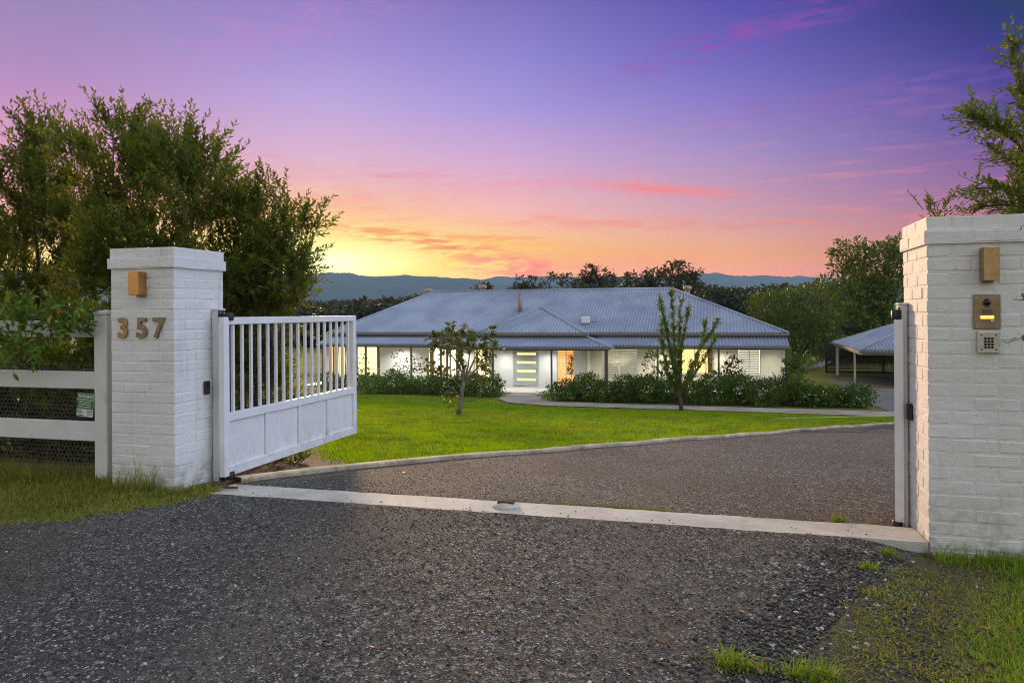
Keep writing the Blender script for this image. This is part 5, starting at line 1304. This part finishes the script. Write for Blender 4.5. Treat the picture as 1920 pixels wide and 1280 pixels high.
# lawn
n = 520000
d_ = 7.2*(34/7.2)**(rg.random(n)**.92); uu = rg.uniform(-1, 1, n)
v_ = d_; u_ = -5+uu*(6+d_*.62)
kv = np.interp(u_, KA[:, 0], KA[:, 1], left=-1, right=99)
kv = np.where(u_ < KA[0][0], 7.0, kv)
LB_ = np.array([(-3.6, 7.0), (-4.4, 7.9), (-6.5, 11), (-10, 16), (-14, 22), (-22, 31)]); lu = np.interp(v_, LB_[:, 1], LB_[:, 0])
path_front = np.where(u_ > -9.2, np.interp(u_, [-9.6, -8.4, -6.6, 14], [31, 29.5, 28.65, 28.1]), 31.6)
ok = (v_ > kv+.17) & (u_ > lu+rg.normal(0, .12, n)) & (v_ < path_front+rg.normal(0, .05, n)) & (u_ < 10) & ~((u_ > 1.4) & (v_ < kv+1.0+.1*vnoise(u_, v_, 3)))
u_, v_ = u_[ok], v_[ok]; n = len(u_); print('lawn blades', n)
P = np.stack([u_, v_, G(u_, v_)-.002], 1)
h_ = (.034+.022*rg.random(n))*(1+.35*vnoise(u_, v_, 1.2, 2)); edge = np.interp(v_-np.interp(u_, KA[:, 0], KA[:, 1], left=7, right=99), [.15, .5, 1.2], [1.7, 1.25, 1.])
blades(P, np.maximum(.02, h_*edge), .0075+.0011*v_, .9, rg, 'grass_lawn', 'lawn_grass', 'mown bright green lawn between the drive and the house', 'grass', curve=False)
# left verge
n = 60000; u_ = rg.uniform(-7.6, -3.7, n); v_ = rg.uniform(3.3, 6.3, n); vl = np.array(VL); ue = np.interp(v_, vl[:, 1], vl[:, 0]); dist = ue-u_
ok = (dist > -.10+.18*vnoise(u_, v_, 5)+.14*rg.random(n)) & ~((u_ > PLu-.01) & (u_ < PLu+SB+.01) & (v_ > PLv-.005)) & (u_ < np.where(v_ > 5.15, -4.93, 0)) & (rg.random(n) < np.clip(.18+dist*1.3+.25*vnoise(u_, v_, 7, 2), 0.03, 1))
u_, v_, dist = u_[ok], v_[ok], dist[ok]; n = len(u_); P = np.stack([u_, v_, G(u_, v_)], 1)
near = np.exp(-((v_-5.25)/.35)**2); h_ = (.016+.034*rg.random(n)**1.5+.04*np.clip(vnoise(u_, v_, 4), 0, 1)*rg.random(n))*(.7+.5*np.clip(dist*2, 0, 1))+near*.09*rg.random(n)**2
blades(P, h_, .0075, 1.9, rg, 'grass_verge', 'verge_grass', 'green verge grass below the white fence and numbered pillar', 'grass')
def tuft(px, py, n, h, r, mat, rg, v=None):
    c = ground_at(px, py); a = rg.uniform(0, 6.28, n); q = r*rg.random(n)**.6
    P = np.stack([c.x+q*np.cos(a), c.y+q*np.sin(a)*.8, np.zeros(n)], 1); P[:, 2] = G(P[:, 0], P[:, 1])
    return P, h*rg.uniform(.25, 1.15, n)*(1.05-.7*(q/r)**1.5)
def tufts(lst, mat, name, label, wd, lean, seed, cat='grass'):
    rg = np.random.default_rng(seed); Ps, Hs = [], []
    for (px, py, n, h, r) in lst:
        P, H = tuft(px, py, n, h, r, mat, rg); Ps.append(P); Hs.append(H)
    return blades(np.concatenate(Ps), np.concatenate(Hs), wd, lean, rg, mat, name, label, cat)
def one_tuft(px, py, n, h, r, mat, label, seed, wd=.006, lean=1.7):
    rg = np.random.default_rng(seed); P, H = tuft(px, py, n, h, r, mat, rg); o = blades(P, H, wd, lean, rg, mat, 'grass_tuft', label, 'grass tuft', kind=None); o['group'] = 'grass tufts'
one_tuft(268, 925, 150, .40, .18, 'grass_verge', 'tall grass tuft against the front of the numbered pillar', 111)
one_tuft(232, 922, 70, .30, .14, 'grass_verge', 'grass tuft between the fence post and the numbered pillar', 112)
one_tuft(352, 925, 160, .14, .14, 'grass_verge', 'shorter grass tuft at the corner of the numbered pillar', 113)
one_tuft(392, 922, 120, .12, .10, 'grass_verge', 'small grass tuft by the lower hinge of the barred gate', 114)
one_tuft(1372, 1252, 170, .13, .08, 'grass_bright', 'bright grass tuft in the gravel at the front edge', 115)
one_tuft(1432, 1262, 60, .07, .06, 'grass_bright', 'small grass tuft beside the bright front tuft', 116)
one_tuft(1485, 1270, 90, .10, .06, 'grass_bright', 'middle one of the grass tufts along the front edge', 117)
one_tuft(1532, 1276, 190, .12, .10, 'grass_bright', 'last grass tuft of the front edge before the mossy soil', 118)
one_tuft(1572, 980, 90, .11, .05, 'grass_bright', 'bright grass tuft behind the concrete strip', 119)
one_tuft(1630, 1070, 130, .08, .06, 'grass_bright', 'grass tuft in the gravel before the intercom pillar', 120)
one_tuft(1668, 1042, 120, .08, .06, 'grass_bright', 'grass tuft at the end of the concrete strip', 121)
one_tuft(1640, 1118, 130, .06, .10, 'grass_verge', 'flat grass tuft on the loose stones', 122)
# right verge
n = 110000; u_ = rg.uniform(.1, 4.0, n); v_ = rg.uniform(2.2, 5.165, n); vr_ = np.array(VR); ue = np.interp(v_, vr_[:, 1], vr_[:, 0]); dist = u_-ue
dens = np.clip((dist-.34)*3.0+.40*vnoise(u_, v_, 3.2, 1), .0, 1)+.03+.5*np.exp(-((v_-5.1)/.14)**2)*(u_ > 1.22)
ok = (dist > .06) & (rg.random(n) < dens) & ~((u_ > PRu-.0) & (u_ < PRu+SB) & (v_ > PRv-.005))
u_, v_, dist = u_[ok], v_[ok], dist[ok]; n = len(u_); P = np.stack([u_, v_, G(u_, v_)+.008], 1)
h_ = (.02+.045*rg.random(n))*(.55+1.1*np.clip(dist-.3, 0, 1))+.10*rg.random(n)**2*np.exp(-((v_-5.08)/.16)**2)*(u_ > 1.25)
blades(P, h_, .0055, 1.6, rg, 'grass_bright', 'verge_grass', 'bright verge grass at the foot of the intercom pillar', 'grass')
# dry weeds by the fence and the pillar foot
tufts([(95, 880, 60, .30, .25), (140, 890, 70, .32, .2), (60, 890, 50, .28, .2), (170, 890, 30, .3, .1), (1745, 1050, 60, .10, .05), (1690, 985, 50, .10, .10), (1650, 985, 30, .08, .08), (270, 915, 8, .4, .05)], 'dry_grass', 'dry_weeds', 'dry brown weeds at the foot of fence and pillars', .0035, 1.0, 123, 'weeds')
n = 5200; u_ = np.r_[rg.uniform(-7, -3.9, n//2), rg.uniform(.2, 3.6, n//2)]; v_ = np.r_[rg.uniform(3.6, 5.9, n//2), rg.uniform(2.4, 5.15, n//2)]
ok = np.where(u_ < 0, np.interp(v_, vl[:, 1], vl[:, 0])-u_ > .0, u_-np.interp(v_, vr_[:, 1], vr_[:, 0]) > .1) & ~((u_ > PLu-.01) & (u_ < PLu+SB+.01) & (v_ > PLv-.01)) & ~((u_ > PRu-.01) & (u_ < PRu+SB) & (v_ > PRv-.01))
u_, v_ = u_[ok], v_[ok]; P = np.stack([u_, v_, G(u_, v_)+.012], 1)
blades(P, .02+.06*rg.random(len(P))**2, .0055, 3.2, rg, 'dry_grass', 'dead_grass', 'dead straw lying among the verge grass', 'grass')
# green line along the strip
c_ = []
for _ in range(26): c_.append((rg.uniform(1040, 1300), 0, 22, .022, .05))
rg2 = np.random.default_rng(9); Ps = []
for x, _, n_, h, r in c_:
    q = ground_at(x, 945+(x-1000)*.083-4); k = n_; Ps.append(np.stack([q.x+rg2.normal(0, .06, k), 5.57+np.abs(rg2.normal(0, .03, k)), np.full(k, .025)], 1))
P = np.concatenate(Ps); blades(P, .012+.02*rg2.random(len(P)), .006, 1.2, rg2, 'grass_verge', 'edge_moss', 'thin mossy grass line behind the concrete strip', 'moss')
# short moss and crumbs on the right verge
n = 30000; u_ = rg.uniform(.3, 2.6, n); v_ = rg.uniform(2.3, 5.15, n); dist = u_-np.interp(v_, vr_[:, 1], vr_[:, 0]); ok = (dist > -.04+.1*vnoise(u_, v_, 6)) & (vnoise(u_, v_, 4, 5)+rg.normal(0, .3, n) > -.25) & ~((u_ > PRu-.0) & (v_ > PRv-.005)); u_, v_ = u_[ok], v_[ok]
P = np.stack([u_, v_, G(u_, v_)+.012], 1); blades(P, .006+.014*rg.random(len(P)), .008, 2.2, rg, 'grass_verge', 'moss_tufts', 'short matted moss on the bare soil by the gravel', 'moss')
# taller clumps in the lawn
n = 900; cu_ = rg.uniform(-9, 5, n); cv_ = rg.uniform(7.5, 22, n); kv = np.interp(cu_, KA[:, 0], KA[:, 1], left=7.0, right=99); lu = np.interp(cv_, LB_[:, 1], LB_[:, 0]); ok = (cv_ > kv+.25) & (cu_ > lu+.3); cu_, cv_ = cu_[ok], cv_[ok]
k_ = np.repeat(np.arange(len(cu_)), 26); u_ = cu_[k_]+rg.normal(0, .07, len(k_)); v_ = cv_[k_]+rg.normal(0, .07, len(k_)); P = np.stack([u_, v_, G(u_, v_)], 1)
blades(P, .05+.05*rg.random(len(P)), .006+.0008*v_, 1.3, rg, 'grass_bright', 'lawn_weeds', 'darker weed clumps scattered through the lawn', 'grass', curve=False)
# ---- loose stones
ico_v = np.array([(-1, 1.618, 0), (1, 1.618, 0), (-1, -1.618, 0), (1, -1.618, 0), (0, -1, 1.618), (0, 1, 1.618), (0, -1, -1.618), (0, 1, -1.618), (1.618, 0, -1), (1.618, 0, 1), (-1.618, 0, -1), (-1.618, 0, 1)])/1.9
ico_f = np.array([(0, 11, 5), (0, 5, 1), (0, 1, 7), (0, 7, 10), (0, 10, 11), (1, 5, 9), (5, 11, 4), (11, 10, 2), (10, 7, 6), (7, 1, 8), (3, 9, 4), (3, 4, 2), (3, 2, 6), (3, 6, 8), (3, 8, 9), (4, 9, 5), (2, 4, 11), (6, 2, 10), (8, 6, 7), (9, 8, 1)])
oct_v = np.array([(1, 0, 0), (0, 1, 0), (-1, 0, 0), (0, -1, 0), (0, 0, 1), (0, 0, -1)], float); oct_f = np.array([(0, 1, 4), (1, 2, 4), (2, 3, 4), (3, 0, 4)])
def stones(u_, v_, size, rg, tv, tf, name, label, zoff):
    n = len(u_); m = len(tv); sc_ = size[:, None]*rg.uniform(.6, 1.3, (n, 3))*np.array([1, 1, .62]); a = rg.uniform(0, 6.28, n)
    W_ = tv[None]*sc_[:, None]*(1+rg.uniform(-.22, .22, (n, m, 1))); ca, sa = np.cos(a)[:, None], np.sin(a)[:, None]
    X = W_[..., 0]*ca-W_[..., 1]*sa; Y = W_[..., 0]*sa+W_[..., 1]*ca; tx = rg.normal(0, .25, (n, 1)); Z = W_[..., 2]+X*tx
    V = np.stack([X+u_[:, None], Y+v_[:, None], Z+(G(u_, v_)+zoff+size*.18)[:, None]], -1).reshape(-1, 3)
    F = (np.arange(n)[:, None, None]*m+tf[None]).reshape(-1, 3)
    tag(npmesh(name, V, F, M['stones']), label, 'gravel', kind='stuff')
def in_drive(u_, v_, pad=0):
    return (u_ > np.interp(v_, vl[:, 1], vl[:, 0])-pad) & (u_ < np.interp(v_, vr_[:, 1], vr_[:, 0])+pad)
n = 26000; v_ = 2.1+3.1*rg.random(n)**1.35; u_ = rg.uniform(-5.4, 2, n); ok = in_drive(u_, v_, .22*rg.random(n)) & (v_ < 5.15); u_, v_ = u_[ok], v_[ok]
stones(u_, v_, .0036+.0068*rg.random(len(u_))**2.6, rg, ico_v, ico_f, 'gravel', 'loose angular stones over the front gravel', .006)
n = 150000; v_ = 2.1+3.05*rg.random(n)**1.1; u_ = rg.uniform(-5.4, 2, n); ok = in_drive(u_, v_, .05) & (v_ < 5.16); u_, v_ = u_[ok], v_[ok]
stones(u_, v_, .0026+.0026*rg.random(len(u_)), rg, oct_v, oct_f, 'gravel', 'fine chippings packed over the front gravel', .005)
n = 4600; a_ = rg.random(n); v_ = 3.0+1.9*rg.random(n); u_ = np.interp(v_, vr_[:, 1], vr_[:, 0])+rg.normal(-.12, .2, n); ok = v_ < 5.1; u_, v_ = u_[ok], v_[ok]
stones(u_, v_, .005+.008*rg.random(len(u_))**1.8, rg, ico_v, ico_f, 'gravel', 'coarse loose stones heaped along the verge', .01)
n = 70000; v_ = 5.56+9*rg.random(n)**1.7; u_ = rg.uniform(-4, 9, n); ok = v_ < np.interp(u_, KA[:, 0], KA[:, 1])-.02; u_, v_ = u_[ok], v_[ok]
stones(u_, v_, .0032+.0050*rg.random(len(u_))**2.4+.0002*v_, rg, oct_v, oct_f, 'gravel', 'loose stones over the gravel inside the gate', .005)
n = 2600; v_ = 2.4+2.7*rg.random(n); u_ = np.interp(v_, vr_[:, 1], vr_[:, 0])+.15+np.abs(rg.normal(0, .38, n)); ok = ~((u_ > PRu-.02) & (v_ > PRv-.02)); u_, v_ = u_[ok], v_[ok]
stones(u_, v_, .0035+.007*rg.random(len(u_))**2, rg, ico_v, ico_f, 'gravel', 'stray stones scattered over the mossy soil', .014)
# fallen leaves and chips on the strip
lv_px = [(441, 1098), (140, 955), (225, 932), (198, 958), (30, 972), (310, 1040), (1378, 1100), (1440, 1105), (1462, 1130), (1570, 1148), (1530, 1225), (1380, 1268), (1430, 1270), (1555, 1255), (1600, 1095), (1640, 1078), (1590, 1140), (1840, 1200), (1885, 1212), (1905, 1250), (1850, 1272), (1780, 1195), (1510, 1042), (1490, 1055), (690, 1215), (1690, 1180), (520, 1040), (820, 1085), (1010, 1060), (905, 1180), (600, 1150), (1180, 1030), (1230, 1200), (260, 1130), (380, 1010), (1120, 1120), (760, 905), (1320, 930), (1450, 900)]
P = np.array([ground_at(*p) for p in lv_px]); P[:, 2] += .012; D = unit(np.stack([rg.normal(0, 1, len(P)), rg.normal(0, .6, len(P)), rg.normal(0, .12, len(P))], 1))
V, F = leaf_mesh(P, D, rg.uniform(.03, .065, len(P)), rg.uniform(.012, .024, len(P)), rg, True, .25); V[:, 2] = np.maximum(V[:, 2], .055)
tag(npmesh('fallen_leaves', V, F, M['dead_leaf']), 'scattered orange fallen leaves on gravel and grass', 'leaves', kind='stuff')
n = 90; u_ = rg.uniform(-4, 1.2, n); v_ = 5.17+np.abs(rg.normal(0, .12, n)) % .36; s_ = rg.uniform(.003, .008, n)
W0 = oct_v[None]*s_[:, None, None]*rg.uniform(.6, 1.3, (n, 6, 1))+np.stack([u_, v_, np.full(n, .052)], 1)[:, None]; F = (np.arange(n)[:, None, None]*6+oct_f[None]).reshape(-1, 3)
tag(npmesh('grit', W0.reshape(-1, 3), F, M['stones']), 'bits of grit kicked onto the concrete strip', 'grit', kind='stuff')

# ================================================================== HAZE
mb = MB(); mb.box((-5500, -700, -15.5), (5500, 5400, 300)); hz = mb.build('haze', None); tag(hz, kind='stuff')
m = bpy.data.materials.new('haze_air'); m.use_nodes = True; nt = NT(m.node_tree); nt.n.clear()
out = nt.node('ShaderNodeOutputMaterial'); pvn = nt.node('ShaderNodeVolumePrincipled'); nt.link(pvn.outputs[0], out.inputs['Volume'])
pvn.inputs['Color'].default_value = (.36, .62, .92, 1); pvn.inputs['Density'].default_value = HAZE; pvn.inputs['Anisotropy'].default_value = 0.0
hz.data.materials.append(m)
